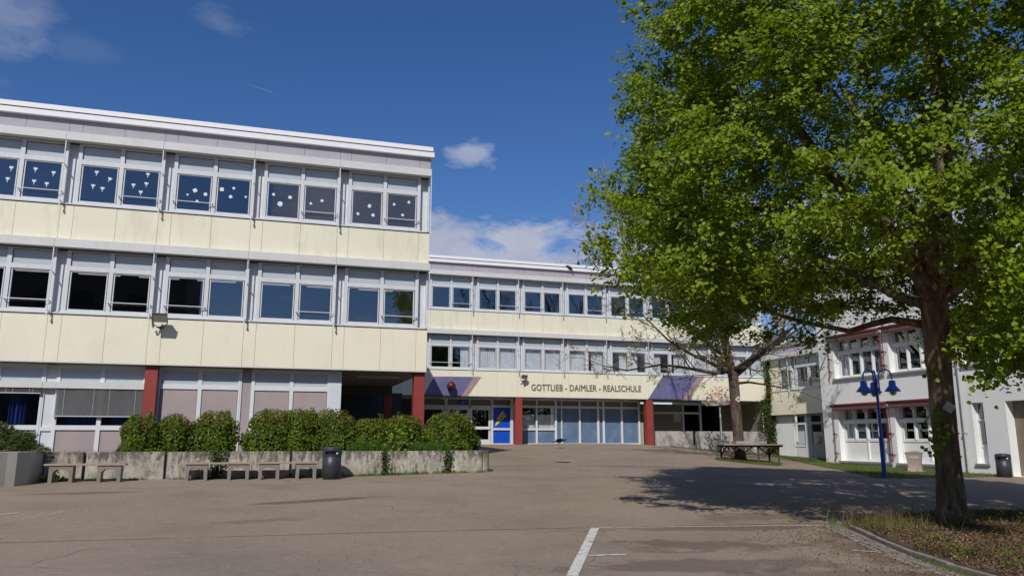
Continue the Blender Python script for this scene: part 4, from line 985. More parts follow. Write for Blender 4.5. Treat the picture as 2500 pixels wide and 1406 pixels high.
# ------------------------------------------------------------------ street lamp
def street_lamp():
    x, y = 19.94, 21.91; t = thing('street_lamp', (x, y, gz(x, y)), 'blue three-armed street lamp with conical shades and cage globes', 'street lamp')
    part('pole', MB().lathe([(.075, -.1), (.075, 1.30), (.07, 1.34), (.050, 1.38), (.045, 3.2), (.04, 3.30), (.001, 3.31)], 20), M['lampblue_d'], t, True)
    H = 3.02
    rt = Vector((.954, -.299, 0)); fw = Vector((.299, .954, 0))
    for th in (R_(195), R_(-45), R_(75)):
        # angle measured from camera-right, towards depth
        d = (rt*math.cos(th)+fw*math.sin(th)).normalized(); a = math.atan2(d.y, d.x)
        pts = [(.085, 0, 2.75), (.085, 0, 3.35)]
        for k in range(1, 12):
            q = math.pi*k/11; pts.append((.085+.215-.215*math.cos(q), 0, 3.35+.255*math.sin(q)))
        pts.append((.515, 0, 3.26))
        arm = part('arm', MB().tube(pts, .026, 10), M['lampblue'], t, True, rot=(0, 0, a))
        part('bracket', MB().box(.03, .10, -.03, .03, 2.95, 3.0).box(.03, .10, -.03, .03, 3.18, 3.23), M['lampblue'], arm)
        sh = part('lamp_shade', MB().lathe([(.02, .33), (.06, .325), (.095, .30), (.11, .26), (.112, .15), (.125, .13), (.155, .095), (.255, -.035), (.252, -.05), (.14, .08), (.001, .10)], 28), M['lampblue'], t, True, (.515*math.cos(a), .515*math.sin(a), 2.90))
        part('globe', MB().ell((0, 0, -.04), (.095, .095, .13), 14, 8), M['bulb'], sh, True)
        mb = MB()
        for k in range(4):
            q = math.pi*k/4; mb.tube([((.125*math.cos(s))*math.cos(q), (.125*math.cos(s))*math.sin(q), -.04-.145*math.sin(s)) for s in [math.pi*j/12 for j in range(13)]], .006, 5)
        mb.tube([(.118*math.cos(s), .118*math.sin(s), -.11) for s in [2*math.pi*j/18 for j in range(19)]], .006, 5)
        part('cage', mb, M['black'], sh)
street_lamp()

# ------------------------------------------------------------------ disc sculpture (umbrella of coloured discs)
sc_ = thing('disc_sculpture', (25.27, 40.2, gz(25.27, 40.2)), 'metal pole carrying an umbrella of wires with red and yellow discs, beside the budding tree', 'sculpture')
M['disc_r'] = surf('disc_red', (.75, .035, .02), .4, .05); M['disc_y'] = surf('disc_yellow', (.80, .66, .02), .4, .05)
M['disc_g'] = surf('disc_green', (.30, .50, .05), .4, .05); M['disc_v'] = surf('disc_violet', (.18, .10, .35), .4, .05)
hz = 2.10-gz(25.27, 40.2)
part('pole', MB().lathe([(.055, -.1), (.052, 1.0), (.045, hz)], 14), M['cassette'], sc_, True)
part('hub', MB().ell((0, 0, hz+.02), (.09, .09, .08), 12, 8), M['cassette'], sc_, True)
rd = random.Random(5); ns = 96
for k in range(ns):
    u = (k+.5)/ns; phi = math.acos(1-u*1.03); th = k*2.39996; L0 = 1.03*(1 if k % 3 else rd.uniform(.62, .85))
    d = Vector((math.sin(phi)*math.cos(th), math.sin(phi)*math.sin(th), math.cos(phi)))
    st = part('stalk', MB().tube([d*.06, d*L0], .009, 4), M['frame_w'], sc_, loc=(0, 0, hz+.02))
    col = rd.choice(['disc_r', 'disc_r', 'disc_r', 'disc_y', 'disc_y', 'disc_g', 'disc_v'] if k % 5 else ['disc_y'])
    q = (d+Vector((rd.uniform(-.2, .2), rd.uniform(-.2, .2), 0))).to_track_quat('Z', 'Y').to_euler()
    part('disc', MB().lathe([(.001, .006), (.062, .006), (.062, -.006), (.001, -.006)], 14), M[col], st, False, tuple(d*L0), q)

# ------------------------------------------------------------------ hexagonal table round the budding tree
TX, TY = 21.76, 32.3
ht = thing('tree_table', (TX, TY, gz(TX, TY)), 'weathered hexagonal timber table on braced legs built round the budding tree', 'table', rz=R_(13))
gzt = gz(TX, TY); mb = MB(); Ro, Ri = 1.62, .55
for k in range(6):
    a0 = math.pi/3*k; a1 = a0+math.pi/3
    for j in range(6):
        r0 = Ri+(Ro-Ri)*j/6+.008; r1 = Ri+(Ro-Ri)*(j+1)/6-.008
        p = [(r0*math.cos(a0), r0*math.sin(a0)), (r1*math.cos(a0), r1*math.sin(a0)), (r1*math.cos(a1), r1*math.sin(a1)), (r0*math.cos(a1), r0*math.sin(a1))]
        mb.prism(p, .76, .80)
part('tabletop', mb, M['wood_grey'], ht)
mb = MB()
for k in range(6):
    a0 = math.pi/3*k; a1 = a0+math.pi/3
    mb.tube([(1.50*math.cos(a0), 1.50*math.sin(a0), .715), (1.50*math.cos(a1), 1.50*math.sin(a1), .715)], .045, 4)
    mb.tube([(.66*math.cos(a0), .66*math.sin(a0), .715), (1.50*math.cos(a0), 1.50*math.sin(a0), .715)], .04, 4)
part('apron', mb, M['wood_dark'], ht)
for k in range(6):
    a = math.pi/3*k; c, s = math.cos(a), math.sin(a)
    wx = TX+1.3*math.cos(a+R_(13)); wy = TY+1.3*math.sin(a+R_(13)); zf = gz(wx, wy)-gzt
    lg = part('leg', MB().tube([(1.32*c, 1.32*s, zf-.05), (1.32*c, 1.32*s, .71)], .062, 4), M['wood_dark'], ht)
    mb = MB()
    for sg in (-1, 1):
        b = a+sg*R_(26); mb.tube([(1.32*c, 1.32*s, .28), (1.32*math.cos(b)*1.0, 1.32*math.sin(b)*1.0, .71)], .038, 4)
    part('brace', mb, M['wood_dark'], lg)
mb = MB()
for k in range(6):
    a0 = math.pi/3*k; a1 = a0+math.pi/3
    P_ = lambda r, a, z: (r*math.cos(a), r*math.sin(a), z)
    mb.prism([P_(.78, a0, 0)[:2], P_(.81, a0, 0)[:2], P_(.81, a1, 0)[:2], P_(.78, a1, 0)[:2]], .82, .94)
part('inner_rail', mb, M['wood_grey'], ht)

# ------------------------------------------------------------------ crows
def crow(loc, label, rz, pose='perched'):
    t = thing('crow', loc, label, 'bird', 'crows', rz)
    t.scale = (1.2, 1.2, 1.2)
    rot = Euler((R_(38 if pose == 'perched' else 12), 0, 0)).to_matrix() if pose != 'up' else Euler((R_(62), 0, 0)).to_matrix()
    # continuous body: elliptical rings from tail to beak along a curved spine (local y = forward)
    ring = [(-.30, .012, .035), (-.20, .018, .05), (-.13, .05, .06), (-.04, .085, .080), (.05, .085, .082), (.12, .060, .062), (.165, .042, .046), (.205, .045, .048), (.245, .040, .040), (.275, .020, .020), (.30, .011, .012), (.335, .003, .003)]
    mb = MB(); n = 12
    for y, rz_, rx in ring:
        dz = -.02 if y > .15 else 0
        for k in range(n):
            a = 2*math.pi*k/n; p = rot @ Vector((rx*math.cos(a), y, rz_*math.sin(a)+dz)); mb.v.append((p.x, p.y, p.z+.16))
    for i in range(len(ring)-1):
        for k in range(n): k2 = (k+1) % n; mb.f.append((i*n+k, i*n+k2, (i+1)*n+k2, (i+1)*n+k))
    part('body', mb, M['crow'], t, True)
    if pose == 'flying':
        for sg in (-1, 1):
            mb = MB(); P = [(sg*.05, .08, .20), (sg*.20, .13, .25), (sg*.36, .00, .24), (sg*.38, -.08, .22), (sg*.30, -.13, .21), (sg*.18, -.11, .20), (sg*.05, -.08, .18)]
            mb.v += P+[(a, b, c-.012) for a, b, c in P]; mb.f += [tuple(range(7)), tuple(range(13, 6, -1))]+[(i, i+7, (i+1) % 7+7, (i+1) % 7) for i in range(7)]
            part('wing', mb, M['crow'], t)
    else:
        for sg in (-1, 1):
            mb = MB().ell((0, 0, 0), (.018, .17, .06), 10, 8); o = part('wing', mb, M['crow'], t, True, (sg*.068, -.05, .16), rot.to_euler())
    for sg in (-1, 1):
        part('leg', MB().tube([(sg*.03, -.02, .10), (sg*.035, -.03, .0)], .007, 5).tube([(sg*.035, -.05, 0), (sg*.035, .03, 0)], .006, 4), M['crow'], t)
crow((17.04, 42.94, 10.09), 'crow perched leaning forward on the roof edge coping, the lower left of the two', R_(70))
crow((17.80, 43.25, 10.30), 'crow sitting upright on top of the roof edge, right of the other one', R_(160), 'up')
crow((14.44, 38.0, -.16), 'black crow flying low over the yard in front of the blue boards', R_(-115), 'flying')

# ------------------------------------------------------------------ hedges and small plants
def shrub(c, rad, label, n, tips=True, mat='shrub', sz=.075, name='shrub', cat='shrub', group='clipped shrubs in the raised bed', lean=0):
    t = thing(name, (c[0], c[1], c[2]), label, cat, group)
    rx, ry, rz_ = rad; P = rand_dir(n); P[:, 2] = np.abs(P[:, 2])*1.0 + rng.uniform(-.0, .0, n)
    low = rng.random(n) < .28; P[low, 2] = rng.uniform(-.05, .4, low.sum())
    xy = np.linalg.norm(P[:, :2], axis=1, keepdims=True); P[:, :2] *= (xy**-.35)       # boxier than a ball
    rr = rng.uniform(.55, 1.0, n)**.5
    lump = 1+.13*np.sin(P[:, 0]*6+c[0]*5)*np.cos(P[:, 1]*5+c[0])+.10*np.sin(P[:, 2]*9+P[:, 0]*8+c[0]*3)+.05*np.sin(P[:, 0]*19+c[0])
    pos = P*rr[:, None]*lump[:, None]*np.array([rx, ry, rz_*.96])[None]+np.array(c)[None]
    pos[:, 2] += .02
    nr = P*np.array([1/rx, 1/ry, 1/rz_]); nr = nr/np.linalg.norm(nr, axis=1, keepdims=True)*.7+rng.normal(size=(n, 3))*.55+TOSUN*.25
    leaf_cloud('foliage', pos, nr, rng.uniform(.6, 1.15, n)*sz, M[mat], t, kind='kite', fold=.18, ratio=1.1)
    if tips:
        m = n//9; Q = rand_dir(m); Q[:, 2] = np.abs(Q[:, 2])*.8+.75; Q /= np.linalg.norm(Q, axis=1, keepdims=True)
        xy = np.linalg.norm(Q[:, :2], axis=1, keepdims=True); Q[:, :2] *= xy**-.3
        pos = Q*rng.uniform(.96, 1.09, m)[:, None]*np.array([rx, ry, rz_])[None]+np.array(c)[None]
        leaf_cloud('foliage', pos, rng.normal(size=(m, 3))+TOSUN*.4, rng.uniform(.5, 1.0, m)*sz, M['shrub_tip'], t, kind='kite')
        sp = MB()
        for _ in range(30):
            a = Vector(rand_dir(1)[0]); a.z = abs(a.z)*.6+.5; a.normalize(); p = Vector((a.x*rx*.8, a.y*ry*.8, a.z*rz_*.9)); q = p+Vector((random.uniform(-.03, .03), 0, random.uniform(.12, .24)))
            sp.tube([p, q], .004, 4)
            k = 5; pp = np.array([p+(q-p)*(i/k)+Vector((random.uniform(-.02, .02),)*3) for i in range(1, k+1)])+np.array(c)
            leaf_cloud('foliage', pp, rng.normal(size=(k, 3)), .045, M['shrub_tip'], t, kind='kite') if _ < 22 else None
        part('twigs', sp, M['twig'], t)
    mb = MB()
    for k in range(7):
        a = 2*math.pi*k/7; mb.tube([(0, 0, -.02), (.3*rx*math.cos(a), .3*ry*math.sin(a), rz_*.4), (.72*rx*math.cos(a+.3), .7*ry*math.sin(a+.3), rz_*.72)], [.02, .014, .006], 5)
    part('stem', mb, M['twig'], t)
    return t
zs = PT-.08
for (x, y, rx, ry, h, lab) in [
    (-3.22, 24.0, .52, .55, 1.12, 'leftmost clipped shrub of the bed, below the red column'),
    (-2.38, 24.1, .50, .50, 1.14, 'second clipped shrub from the left, touching the leftmost one'),
    (-1.33, 24.1, .62, .60, 1.24, 'round shrub standing alone before the wide gap in the hedge'),
    (.20, 24.2, .66, .66, 1.34, 'tall hedge shrub at the left end of the long hedge, right of the gap'),
    (1.02, 24.2, .70, .66, 1.34, 'tall hedge shrub right behind the round litter bin'),
    (1.98, 24.3, .74, .66, 1.36, 'tallest hedge shrub with an arching top, in front of the end of the pink boards'),
    (3.15, 24.2, .72, .60, 1.08, 'low dark shrub in front of the black passage'),
    (4.15, 24.45, .72, .60, 1.20, 'shrub directly below the red corner column, behind the light green seedling'),
    (5.55, 24.2, .86, .74, 1.28, 'big round shrub at the right end of the bed, before the entrance doors')]:
    shrub((x, y, zs), (rx*1.06, ry, h*.90), lab, int(8200*rx*h/.8))
# juniper at the left edge
jn = thing('juniper', (-6.5, 23.0, PT), 'spreading dark juniper bush on the fluted planter corner', 'shrub')
n = 9000; P = rand_dir(n); P[:, 2] = np.abs(P[:, 2]); rr = rng.uniform(.3, 1, n)**.4
pos = P*rr[:, None]*np.array([1.45, .75, .78])[None]*(1+.12*np.sin(P[:, :1]*9)*np.cos(P[:, 2:3]*8))+np.array((-6.65, 22.9, PT-.02))
tipv = P*.9+rng.normal(size=(n, 3))*.25+np.array([.3, 0, .35]); nrm = rng.normal(size=(n, 3))
leaf_cloud('foliage', pos, nrm, rng.uniform(.07, .14, n), M['juniper'], jn, ratio=.28, kind='kite', tip=tipv)
mb = MB()
for k in range(9): a = 2*math.pi*k/9; mb.tube([(0, 0, -.02), (.5*math.cos(a), .3*math.sin(a), .25), (1.1*math.cos(a), .6*math.sin(a), .45)], [.03, .02, .008], 5)
part('stem', mb, M['twig'], jn)
# maple seedling
ms = thing('maple_seedling', (3.72, 23.36, zs), 'light green maple seedling growing in front of the hedge', 'seedling')
n = 110; pos = np.array((3.72, 23.36, zs+.10))+rng.normal(size=(n, 3))*np.array((.22, .08, .22))+np.array((0, 0, .25)); pos[:, 2] = np.maximum(pos[:, 2], zs+.1)
leaf_cloud('foliage', pos, rng.normal(size=(n, 3))*.5+TOSUN, rng.uniform(.06, .11, n), M['maple'], ms)
part('stem', MB().tube([(0, 0, 0), (.02, 0, .5)], .008, 5).tube([(0, 0, .1), (.2, 0, .4)], .006, 5).tube([(0, 0, .1), (-.2, .03, .35)], .006, 5), M['twig'], ms)

def blades(name, pts, hmin, hmax, mat, wr=.12, lean=.25, kind='stuff', label=None):
    n = len(pts); pts = np.asarray(pts); up = np.c_[rng.normal(size=(n, 2))*lean, np.ones(n)]; nr = np.c_[rng.normal(size=(n, 2)), np.zeros(n)]
    o = leaf_cloud(name, pts, nr, rng.uniform(hmin, hmax, n), M[mat], None, ratio=wr, kind='blade', tip=up)
    return tag(o, label, 'grass' if 'grass' in name else None, kind=kind)
def in_poly(poly, n, seed=None):
    poly = np.array(poly); lo, hi = poly.min(0), poly.max(0); out_ = []
    while len(out_) < n:
        c = rng.uniform(lo, hi, (n*2, 2)); ins = np.zeros(len(c), bool); j = len(poly)-1
        for i in range(len(poly)):
            xi, yi = poly[i]; xj, yj = poly[j]
            cond = ((yi > c[:, 1]) != (yj > c[:, 1])) & (c[:, 0] < (xj-xi)*(c[:, 1]-yi)/(yj-yi+1e-12)+xi); ins ^= cond; j = i
        out_ += c[ins].tolist()
    return np.array(out_[:n])
def on_ground(p, dz=0.0): return np.c_[p, zg(p[:, 0], p[:, 1])+dz]
# tall grass in the bed
p = np.r_[np.c_[rng.uniform(2.35, 3.7, 900), rng.uniform(23.25, 23.75, 900)], np.c_[rng.uniform(4.1, 5.3, 700), rng.uniform(23.25, 23.8, 700)], np.c_[rng.uniform(-3.7, -3.3, 60), rng.uniform(23.25, 23.6, 60)]]
blades('tall_grass', np.c_[p, np.full(len(p), zs)], .18, .42, 'grass_dark', .07, .22, label='tall green grass growing along the edge of the raised bed')
p = np.c_[rng.uniform(-5.2, -3.6, 260), rng.uniform(23.2, 24, 260)]
blades('dry_grass', np.c_[p, np.full(len(p), zs)], .06, .18, 'straw', .09, .5, label='thin dry grass in the bare left part of the raised bed')
# weeds at the foot of the wall
q = []
for k in range(150):
    x = rng.uniform(2.2, 6.6) if k % 3 else rng.uniform(-5.1, 2.2); m = rng.integers(8, 26)
    yy = 22.96 if x < 6.25 else 23.0+(x-6.25)*.6
    q.append(np.c_[rng.normal(x, .07, m), yy-np.abs(rng.normal(0, .045, m)), np.full(m, 0)])
q = np.concatenate(q); q[:, 2] = zg(q[:, 0], q[:, 1])
blades('wall_foot_weeds', q, .03, .11, 'grass', .22, .6, label='small weeds growing along the foot of the concrete wall')
# ivy on the wall joints
def ivy(pathpts, spread, n, label, name='ivy', depth=.05, sz=.06, mat='ivy', nb=(0, -1, .2)):
    t = thing(name, pathpts[0], label, 'ivy', 'climbing ivy')
    P = np.array(pathpts); k = rng.uniform(0, len(P)-1.001, n); i = k.astype(int); f = (k-i)[:, None]
    base = P[i]*(1-f)+P[i+1]*f; sp = np.interp(k, range(len(P)), spread)[:, None]
    axis = np.array([abs(nb[1]), abs(nb[0]), 0]); r_ = rng.normal(size=(n, 1))*.5
    pos = base+axis*r_*sp+np.array(nb)*np.abs(rng.normal(size=(n, 1)))*depth+np.array([0, 0, 1])*rng.normal(size=(n, 1))*.05
    leaf_cloud('foliage', pos, np.array(nb)+rng.normal(size=(n, 3))*.45, rng.uniform(.6, 1.2, n)*sz, M[mat], t, kind='leaf')
    mb = MB(); mb.tube([tuple(np.array(p)-np.array(pathpts[0])) for p in pathpts], .012, 5); part('stem', mb, M['twig'], t)
ivy([(-1.14, 22.97, -1.02), (-1.16, 22.96, -.8), (-1.12, 22.96, -.5), (-1.15, 22.98, -.24)], [.16, .22, .16, .28], 260, 'ivy hanging over the wall behind the middle bench')
ivy([(3.36, 22.97, -.98), (3.37, 22.96, -.75), (3.36, 22.97, -.28)], [.12, .10, .10], 150, 'thin ivy in the wall joint right of the litter bin')
ivy([(5.21, 22.98, -.95), (5.20, 22.97, -.7), (5.22, 22.97, -.28)], [.22, .14, .12], 220, 'ivy in the rightmost wall joint of the planter')
ivy([(-5.0, 22.9, -1.05), (-5.1, 22.8, -.92)], [.3, .3], 60, 'small green weed at the foot of the fluted planter corner', 'weed', .1, .10, 'maple')
ivy([(30.7, 42.9, -.85), (30.72, 42.9, -.1), (30.62, 42.88, .8), (30.5, 42.85, 1.5), (30.42, 42.85, 2.3), (30.55, 42.85, 2.9), (30.55, 42.85, 3.6), (30.6, 42.9, 4.4), (30.6, 42.9, 4.9)],
    [.7, .8, .85, .95, .8, .22, .20, .35, .22], 4600, 'tall ivy climbing the red column and corner where the rear wing meets the link', 'ivy', .14, .10)

# grass strip and grass under the table
ge = [(22.9, 42.9), (23.2, 42.2), (24.0, 40.0), (25.0, 37.5), (26.35, 35.47), (22.93, 27.92), (19.55, 21.9), (20.6, 21.75), (22.4, 22.3), (26.4, 23.2), (27.15, 23.6), (27.15, 33.8), (30.3, 34.0), (30.2, 42.9)]
ge = [(22.7, 42.9), (24.3, 41.7), (26.6, 39.6), (27.2, 38.2), (26.3, 35.4), (22.93, 27.92), (19.55, 21.9), (20.6, 21.7), (22.4, 22.25), (26.4, 23.2), (27.15, 23.6), (27.15, 33.8), (30.3, 34.0), (30.2, 42.9)]
def sheet(name, poly, mat, dz, step=.5, kind='structure'):
    pa = np.array(poly); lo, hi = pa.min(0), pa.max(0); mb = MB()
    bm_pts = [(a, b) for a, b in poly]
    n = len(bm_pts); mb.v = [(a, b, gz(a, b)+dz) for a, b in bm_pts]; mb.f = [tuple(range(n))]
    import bmesh
    bm = bmesh.new(); vs = [bm.verts.new(v) for v in mb.v]; bm.faces.new(vs)
    for ax, l, h in ((0, lo[0], hi[0]), (1, lo[1], hi[1])):
        c = math.ceil(l/step)*step
        while c < h:
            co = (c, 0, 0) if ax == 0 else (0, c, 0); no = (1, 0, 0) if ax == 0 else (0, 1, 0)
            bmesh.ops.bisect_plane(bm, geom=bm.verts[:]+bm.edges[:]+bm.faces[:], plane_co=co, plane_no=no); c += step
    for v in bm.verts: v.co.z = gz(v.co.x, v.co.y)+dz
    me = bpy.data.meshes.new(name); bm.to_mesh(me); bm.free(); me.materials.append(mat)
    return tag(newobj(name, me), kind=kind)
def turf():
    m, t = material('turf_soil'); g = G(t); p = g.pos()
    c = g.ramp(g.noise(p, 1.6, 7, .65), [(.35, (.11, .075, .045)), (.5, (.10, .10, .035)), (.62, (.075, .12, .025))])
    g.out(g.n('ShaderNodeBsdfPrincipled', {'Base Color': c, 'Roughness': .95, 'Normal': g.bump(g.noise(p, 30, 5), .8, .03)}).outputs[0]); return m
M['turf'] = turf()
sheet('grass_strip', ge, M['turf'], .015)
p = in_poly(ge, 26000); keep = (np.sin(p[:, 0]*1.7+np.sin(p[:, 1]*1.1)*2)+np.sin(p[:, 1]*2.3+p[:, 0]))*.5+rng.normal(size=len(p))*.5 > -.35
blades('grass', on_ground(p[keep]), .05, .13, 'grass', .16, .5, label='patchy grass between the yard and the white building')
gp = [(20.0, 32.4), (20.5, 31.2), (21.0, 30.1), (21.5, 29.7), (21.7, 30.1), (22.3, 30.6), (22.8, 31.5), (22.6, 33.2), (21.6, 33.8), (20.6, 33.4)]
sheet('grass_patch', gp, M['turf'], .015)
p = in_poly(gp, 5200); blades('grass', on_ground(p), .05, .14, 'grass', .16, .5, label='bright grass patch under the hexagonal table')

# ------------------------------------------------------------------ front planting bed with kerb
kerb = [(13.5, 12.9), (11.6, 12.55), (10.6, 12.25), (9.95, 11.9), (9.55, 11.45), (9.30, 10.9), (9.05, 10.35), (8.75, 9.75), (8.45, 9.1), (8.15, 8.4), (7.9, 7.6), (7.7, 6.6), (7.55, 5.0), (7.5, 3.0)]
bedp = [(a+.05, b-.02) for a, b in kerb]+[(16, 3), (19, 8), (18, 12.5)]
sheet('planting_bed', bedp, M['soil'], .062)
def kerb_row(off, wd, h, ln, mat, name):
    pts = [Vector((a, b)) for a, b in kerb]; P = []
    for a, b in zip(pts[:-1], pts[1:]):
        n = max(1, int((b-a).length/.05)); P += [a+(b-a)*i/n for i in range(n)]
    sm = []
    for i in range(len(P)): seg = P[max(0, i-6):i+7]; sm.append(sum(seg, Vector((0, 0)))/len(seg))
    mb = MB(); step = max(1, int(ln/.05)); i = 0
    while i+step < len(sm):
        a, b = sm[i], sm[i+step]; t_ = (b-a).normalized(); nn = Vector((t_.y, -t_.x)); a2 = a+t_*.008; b2 = b-t_*.008
        q = [a2+nn*(off-wd/2), a2+nn*(off+wd/2), b2+nn*(off+wd/2), b2+nn*(off-wd/2)]; hh = h+random.uniform(-.006, .006)
        mb.prism([tuple(v) for v in q], lambda x, y: gz(x, y)-.08, lambda x, y: gz(x, y)+hh); i += step
    return tag(bevel(newobj(name, mb.mesh(name, mat)), .006), kind='structure')
kerb_row(.0, .085, .060, .95, M['kerbstone'], 'kerb')
for j, o in enumerate((.13, .24, .35)): kerb_row(o, .095, .014, .24, M['kerbstone'], 'kerb_setts')
inner = [(a+.08, b-.03) for a, b in kerb]+[(16, 3), (18.5, 8), (17.5, 12.3)]
p = in_poly(inner, 90000); p = p[(p[:, 1] < 13) & (p[:, 0] < 16.5)]; P3 = on_ground(p, .06); n = len(P3)
o = leaf_cloud('leaf_litter', P3+np.c_[np.zeros((n, 2)), np.abs(rng.normal(0, .025, n))], np.array([0, 0, 1])+rng.normal(size=(n, 3))*.6, rng.uniform(.012, .045, n), M['litter'], kind='kite'); tag(o, 'brown dry leaves covering the front planting bed', kind='stuff')
p = in_poly(inner, 16000); P3 = on_ground(p, .05)
m = len(P3); tipv = np.c_[rng.normal(size=(m, 2)), np.abs(rng.normal(size=m))*.35]
o = leaf_cloud('dry_stems', P3, rng.normal(size=(m, 3)), rng.uniform(.06, .30, m), M['straw'], kind='blade', ratio=.04, tip=tipv); tag(o, 'cut dry stems lying in the front planting bed', kind='stuff')
# upright cut stalks at the left tip of the bed and weeds
p = np.c_[rng.normal(10.3, .45, 420), rng.normal(11.35, .35, 420)]; blades('weed_stalks', on_ground(p, .04), .12, .38, 'straw', .04, .35, label='upright cut stalks at the left tip of the front bed')
p = np.c_[rng.normal(10.0, .45, 700), rng.normal(11.15, .35, 700)]; blades('bed_grass', on_ground(p, .04), .06, .20, 'grass', .10, .5, label='grass at the left tip of the front bed')
cl = [(8.75, 8.3, .28), (8.5, 7.2, .2), (11.3, 11.0, .25), (9.3, 9.6, .22), (9.9, 8.0, .3), (10.4, 7.0, .35), (9.8, 6.9, .3), (12.9, 11.6, .5), (13.6, 11.0, .5), (11.8, 9.6, .3), (10.9, 8.2, .4), (9.0, 6.6, .3), (12.5, 9.2, .5)]
Q = np.concatenate([np.c_[rng.normal(a, s, int(520*s)), rng.normal(b, s, int(520*s))] for a, b, s in cl]); P3 = on_ground(Q, .06); P3[:, 2] += np.abs(rng.normal(0, .06, len(P3)))
o = leaf_cloud('ground_cover', P3, np.array([0, 0, 1])+rng.normal(size=(len(P3), 3))*.5, rng.uniform(.02, .05, len(P3)), M['shrub']); tag(o, 'green weeds and ivy spread over the front planting bed', kind='stuff')
p = np.c_[rng.uniform(0, 1, 900), rng.normal(0, .07, 900)]; p = np.c_[7.55+.75*p[:, 0]+p[:, 1], 6.9+1.7*p[:, 0]-p[:, 1]]; blades('edge_grass', on_ground(p, .0), .03, .07, 'grass', .2, .6, label='short grass along the outer edge of the kerb')
# scattered bits on the asphalt
n = 2600; t_ = rng.uniform(0, 1, n); p = np.c_[9.4-1.9*t_-np.abs(rng.normal(0, .9, n)), 11.6-5.2*t_+rng.normal(0, .35, n)]; o = leaf_cloud('leaf_litter', on_ground(p, .012), np.array([0, 0, 1])+rng.normal(size=(n, 3))*.3, rng.uniform(.010, .034, n), M['litter'], kind='kite'); tag(o, 'dry leaf crumbs blown onto the asphalt along the kerb', kind='stuff')
n = 900; p = np.c_[rng.uniform(-4, 9.5, n), rng.uniform(7.5, 22, n)]; o = leaf_cloud('fallen_bits', on_ground(p, .012), np.array([0, 0, 1])+rng.normal(size=(n, 3))*.25, rng.uniform(.008, .028, n), M['litter'], kind='kite'); tag(o, 'tiny dry leaves and grit scattered on the asphalt', kind='stuff')

# ------------------------------------------------------------------ the big linden
def wobble_path(p, q, n, amp, sag=0.0):
    p, q = Vector(p), Vector(q); d = q-p; L_ = d.length; o = d.orthogonal().normalized(); o2 = d.cross(o).normalized(); a, b = random.uniform(-1, 1), random.uniform(-1, 1); c = random.uniform(-1, 1)
    return [p+d*t+(o*a*math.sin(math.pi*t)+o2*b*math.sin(math.pi*t)+o*c*.5*math.sin(2*math.pi*t))*amp*L_+Vector((0, 0, 1))*(-sag*L_*math.sin(math.pi*t)) for t in [i/n for i in range(n+1)]]
BT = (12.3, 11.9)
bt = thing('linden_tree', (*BT, gz(*BT)), 'big leafy linden tree in the front planting bed, its green crown filling the upper right', 'tree')
tk = MB(); zb = gz(*BT)
base = [(12.3, 11.9, zb-.15, .37), (12.3, 11.9, zb+.05, .31), (12.3, 11.9, zb+.3, .245), (12.32, 11.9, zb+.9, .222), (12.28, 11.85, .1, .215), (12.22, 11.78, 1.0, .212), (12.13, 11.68, 1.8, .218), (12.05, 11.58, 2.35, .24), (11.98, 11.50, 2.8, .23)]
def knobby_tube(mb, pts, n=20, amp=.06, seed=1):
    rr = random.Random(seed); b = len(mb.v); m = len(pts); fine = []
    for i in range(m-1):
        k = max(1, int((Vector(pts[i+1][:3])-Vector(pts[i][:3])).length/.10))
        for j in range(k): t = j/k; fine.append([a*(1-t)+c*t for a, c in zip(pts[i], pts[i+1])])
    fine.append(list(pts[-1])); ph = [rr.uniform(0, 6.28) for _ in range(8)]
    for i, (x, y, z, r) in enumerate(fine):
        for k in range(n):
            a = 2*math.pi*k/n
            q = r*(1+amp*(math.sin(3*a+ph[0]+z*.9)*.6+math.sin(5*a+ph[1]-z*1.3)*.5+math.sin(9*a+ph[2]+z*2.1)*.45+math.sin(2*a+z*4+ph[3])*.35))
            fl = max(0, .35-(z-zb))*.85 if seed == 1 else 0
            q += fl*max(0, math.cos(a*2.5+ph[4]))*.9
            mb.v.append((x+q*math.cos(a), y+q*math.sin(a), z))
    for i in range(len(fine)-1):
        for k in range(n): k2 = (k+1) % n; mb.f.append((b+i*n+k, b+i*n+k2, b+(i+1)*n+k2, b+(i+1)*n+k))
knobby_tube(tk, base, 28, .055)
wpart('trunk', tk, M['bark'], bt, True)
SK = []                                     # skeleton nodes (x, y, z, r)
br = MB()
def limb(pts, n=10, sub=.35):
    P = []
    for a, b in zip(pts[:-1], pts[1:]):
        k = max(1, int((Vector(b[:3])-Vector(a[:3])).length/sub))
        for j in range(k):
            t = j/k; P.append([x*(1-t)+y*t for x, y in zip(a, b)])
    P.append(list(pts[-1]))
    for q in P[1:-1]:
        s = min(.05, q[3]*.35)
        for c in range(3): q[c] += random.uniform(-s, s)
    br.tube([q[:3] for q in P], [q[3] for q in P], n); SK.extend(P)
limb([(11.99, 11.52, 2.65, .20), (11.55, 11.35, 3.1, .17), (10.8, 11.14, 3.66, .15), (9.91, 10.99, 4.2, .12), (9.12, 10.8, 4.75, .095), (8.1, 10.5, 5.6, .06), (7.3, 10.3, 6.4, .03)], 12)
limb([(12.0, 11.52, 2.65, .235), (12.06, 11.42, 3.3, .21), (12.14, 11.29, 3.96, .19), (12.17, 11.15, 4.81, .17), (12.1, 11.0, 5.96, .14), (11.95, 10.9, 7.5, .11), (12.0, 11.0, 9.3, .07), (12.1, 11.1, 11.2, .03)], 12)
limb([(12.05, 11.45, 3.2, .10), (11.8, 11.42, 3.9, .085), (11.55, 11.4, 4.5, .075), (11.2, 11.5, 5.3, .06), (10.6, 11.7, 6.6, .04), (10.0, 11.9, 8.0, .02)])
